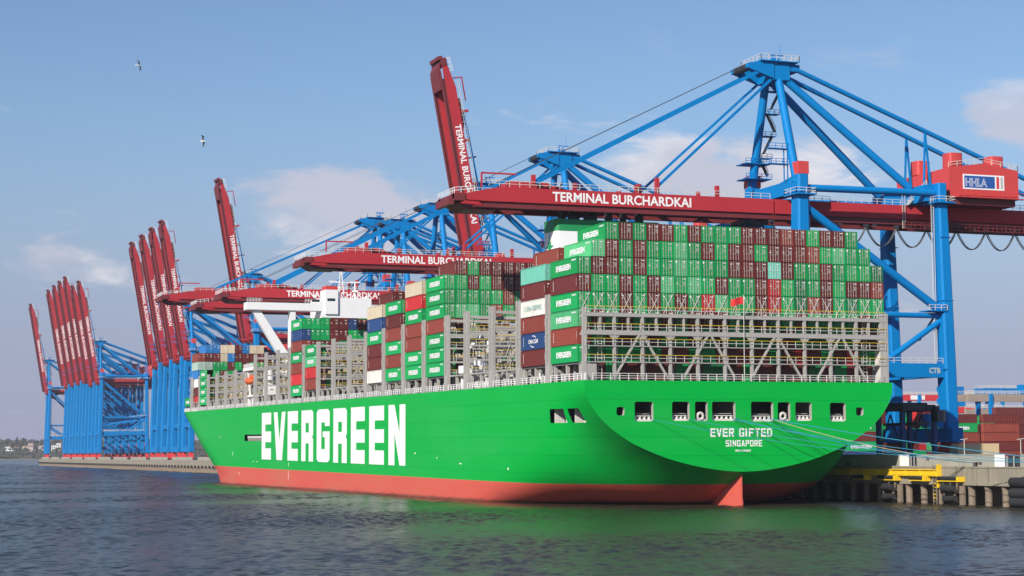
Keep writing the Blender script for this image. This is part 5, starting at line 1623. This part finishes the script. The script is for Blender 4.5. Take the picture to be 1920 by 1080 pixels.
gantry('yard_gantry_crane', 318.0, 402.0, 34, 26.5, M_BLUE, M_SIGNR, M_BLUE, 'far yard gantry crane with bright red girder and blue trolley house')
gantry('yard_gantry_crane', 300.0, 372.0, 30, 20.5, M_BLUE, M_SIGNR, M_BLUE, 'lower red girder yard gantry crane behind the crane leg', sign=False)
gantry('yard_gantry_crane', 259.5, 265.0, 40, 22.0, M_BLUE, mat('weathered_girder', (.34, .27, .22), .7, var=.2, streak=.3), M_BLUE, 'weathered grey brown girder yard crane at right edge', sign=False)
gantry('yard_gantry_crane', 276.0, 285.0, 40, 17.5, M_BLUE, MATS['weathered_girder'], M_BLUE, 'second weathered girder yard crane below the first at right', sign=False)
gantry('yard_gantry_crane', 350.0, 388.0, 44, 29.0, M_BLUE, M_BLUE, M_BLUE, 'all blue yard crane topping the skyline at right edge', sign=False)

# ================================================================== far shore
hill = bpy.data.meshes.new('far_hill'); V = []; F = []
nx, ny = 90, 8
rh = random.Random(3)
prof = [0, .02, .12, .35, .62, .85, 1.0, 1.05]
for i in range(nx + 1):
    x = -1600 + i * 60
    hgt = 30 + 5 * math.sin(x * .0041) + 4 * math.sin(x * .0113 + 1)
    for j in range(ny):
        V.append((x + rh.uniform(-6, 6), 4300 + j * 45 - x * .08, prof[j] * hgt + (.0 if j == 0 else rh.uniform(0, 1.5)) - (.3 if j == 0 else 0)))
for i in range(nx):
    for j in range(ny - 1):
        a = i * ny + j; F.append((a, a + ny, a + ny + 1, a + 1))
hill.from_pydata(V, [], F); hill.materials.append(mat('hill_ground', (.10, .095, .05), .9, var=.3, vscale=.02))
o = link('far_hill', hill); tag(o, 'low wooded slope across the river', 'hill', kind='structure')
q = MB(); q.add([(-1600, 4285 + 128, .25), (3900, 4285 - 312, .25), (3900, 4305 - 312, 1.2), (-1600, 4305 + 128, 1.2)], [(0, 1, 2, 3)])
tag(q.build('far_beach', mat('sand', (.42, .36, .27), .9), None), 'narrow sandy beach at the foot of the far slope', 'beach', kind='structure')
# woodland: leaf-clump trees joined as one mass
M_WOOD = mat('bare_woodland', (.060, .058, .034), .95, var=.45, vscale=.05)
wd = MB(); rw = random.Random(9)
for k in range(900):
    x = rw.uniform(180, 780); j = rw.random() ** .8; yb_ = 4300 - x * .08 + 20 + j * 290
    zb = 32 * min(1.05, (j * 1.15) ** 1.1); s_ = rw.uniform(5, 12) * (1.0 + .3 * j); n = 9
    hh = s_ * rw.uniform(.9, 1.5)
    for c in range(n):
        cx, cy, cz = x + rw.gauss(0, s_ * .35), yb_ + rw.gauss(0, s_ * .3), zb + hh * rw.uniform(.25, 1.0); e = s_ * rw.uniform(.22, .5)
        wd.add([(cx + rw.uniform(-e, e), cy + rw.uniform(-e, e), cz + e * rw.uniform(.5, 1.2)), (cx + e, cy, cz), (cx, cy + e, cz - e * .4), (cx - e, cy, cz + rw.uniform(-.3, .3) * e), (cx, cy - e, cz - e * .3)], [(0, 1, 2), (0, 2, 3), (0, 3, 4), (0, 4, 1), (1, 4, 3), (1, 3, 2)])
tag(wd.build('far_woodland', M_WOOD), 'grey green bare woodland on the far bank', 'woodland', kind='stuff')
def far_house(u, z, w_, h_, label, mw_=M_WHITE):
    # u: position along the bank in metres
    x = u; y = 4300 - x * .08 + 150
    g = empty('far_house', Matrix.Translation((x, y, z)) @ Matrix.Rotation(R(-8), 4, 'Z')); tag(g, label, 'house', 'houses on the far slope')
    q = MB(); q.box(-w_ / 2, w_ / 2, -5, 5, -6, h_); q.build('wall', mw_, g)
    q = MB(); q.prism([(-w_ / 2 - .5, h_), (w_ / 2 + .5, h_), (0, h_ + 4)], 'y', -5.4, 5.4); q.build('roof', mat('house_roof', (.16, .07, .05), .8), g)
    for i in range(3):
        q = MB(); q.box(-w_ * .36 + i * w_ * .3, -w_ * .22 + i * w_ * .3, -5.06, -4.98, h_ * .35, h_ * .75); q.build('window', M_GLASS, g)


far_house(283, 22, 16, 10, 'white house at the left picture edge on the far slope')
far_house(298, 25, 20, 5, 'long low pale house right of the leftmost house')
far_house(322, 20, 13, 13, 'cream house with lower wing left of the hill gap', MATS['cream_cover'])
far_house(335, 26, 13, 14, 'taller pinkish villa beside the cream house', mat('pink_wall', (.55, .42, .38), .8))
far_house(362, 27, 16, 7, 'pale green roofed house in the trees', mat('pale_wall', (.5, .52, .5), .8))
far_house(392, 24, 14, 11, 'bright white villa below the two conifers')
far_house(402, 28, 12, 12, 'second white villa behind the bright one')
far_house(427, 20, 11, 10, 'white house just left of the farthest crane')
for x, hh, ds in ((312, 30, 'broad dark conifer above the cream house'), (406, 36, 'taller of two conifers above the white villa'), (413, 32, 'smaller of two conifers above the white villa')):
    g = empty('conifer_tree', Matrix.Translation((x, 4300 - x * .08 + 260, 30))); tag(g, ds, 'tree', 'conifers on the far slope')
    q = MB(); q.tube((0, 0, -6), (0, 0, hh * .9), .6, .15, 6); q.build('trunk', M_WOOD, g)
    q = MB(); rc = random.Random(int(x))
    for k in range(260):
        t = rc.random() ** .7; rad = (1 - t) * (7.5 if x < 320 else 5.0) + .5; a = rc.uniform(0, 6.283); rr_ = rad * math.sqrt(rc.random()); e = rc.uniform(.8, 1.7)
        cx, cy, cz = rr_ * math.cos(a), rr_ * math.sin(a), t * hh - 3
        q.add([(cx - e, cy, cz - .5), (cx + e, cy - e * .3, cz - .6), (cx, cy + e * .5, cz + e * 1.4)], [(0, 1, 2)])
    q.build('crown', mat('conifer_green', (.028, .040, .022), .9), g)

# ================================================================== gulls
def gull(x, y, z, rot, label, flap):
    g = empty('gull', Matrix.Translation((x, y, z)) @ rot); tag(g, label, 'bird', 'gulls in the sky')
    q = MB(); secs_ = []
    for k, (yy, r_) in enumerate(((-.26, .012), (-.2, .05), (-.05, .085), (.08, .075), (.16, .045), (.21, .05), (.25, .035), (.29, .008))):
        secs_.append([(r_ * math.cos(a), yy, r_ * math.sin(a)) for a in [2 * math.pi * i / 8 for i in range(8)]])
    for a, b in zip(secs_, secs_[1:]): q.add(a + b, [(i, (i + 1) % 8, 8 + (i + 1) % 8, 8 + i) for i in range(8)])
    q.add([(-.07, -.38, 0), (.07, -.38, 0), (.03, -.2, .01), (-.03, -.2, .01)], [(0, 1, 2, 3)])
    q.build('body', M_WHITE, g, True)
    for s_ in (-1, 1):
        q = MB(); st_ = [(.04, .10, -.07, .02), (.28, .15, -.03, .13 * flap), (.5, .10, -.06, .10 * flap), (.68, .0, -.1, .02 * flap)]
        top = [(s_ * a, b, z_ + .008) for a, b, c, z_ in st_]; bot = [(s_ * a, c, z_) for a, b, c, z_ in st_]
        q.add(top + bot, [(i, i + 1, 5 + i, 4 + i) for i in range(3)])
        q.build('wing', mat('gull_wing', (.07, .075, .085), .8), g)


gull(-87.19, -101.96, 46.84, Matrix.Rotation(R(-70), 4, 'Z') @ Matrix.Rotation(R(62), 4, 'Y'), 'higher gull banking with dark wings spread', 1.0)
gull(-81.14, -103.47, 39.45, Matrix.Rotation(R(-110), 4, 'Z') @ Matrix.Rotation(R(-48), 4, 'Y'), 'lower gull nearer the raised booms, wings half folded', 2.0)

# ================================================================== haze
hz = MB(); hz.box(-1500, 2700, -450, 4900, -1.2, 190)
hm_ = bpy.data.materials.new('haze_air'); hm_.use_nodes = True; t_ = hm_.node_tree; t_.nodes.clear()
ho = t_.nodes.new('ShaderNodeOutputMaterial'); pv = t_.nodes.new('ShaderNodeVolumePrincipled')
pv.inputs['Color'].default_value = (.80, .86, 1.0, 1); pv.inputs['Density'].default_value = 0.00005; pv.inputs['Anisotropy'].default_value = 0.0
t_.links.new(pv.outputs[0], ho.inputs['Volume'])
o = hz.build('haze', hm_); tag(o, 'thin bluish haze over the harbour', 'haze', kind='stuff')
print('containers as objects', NCONT)
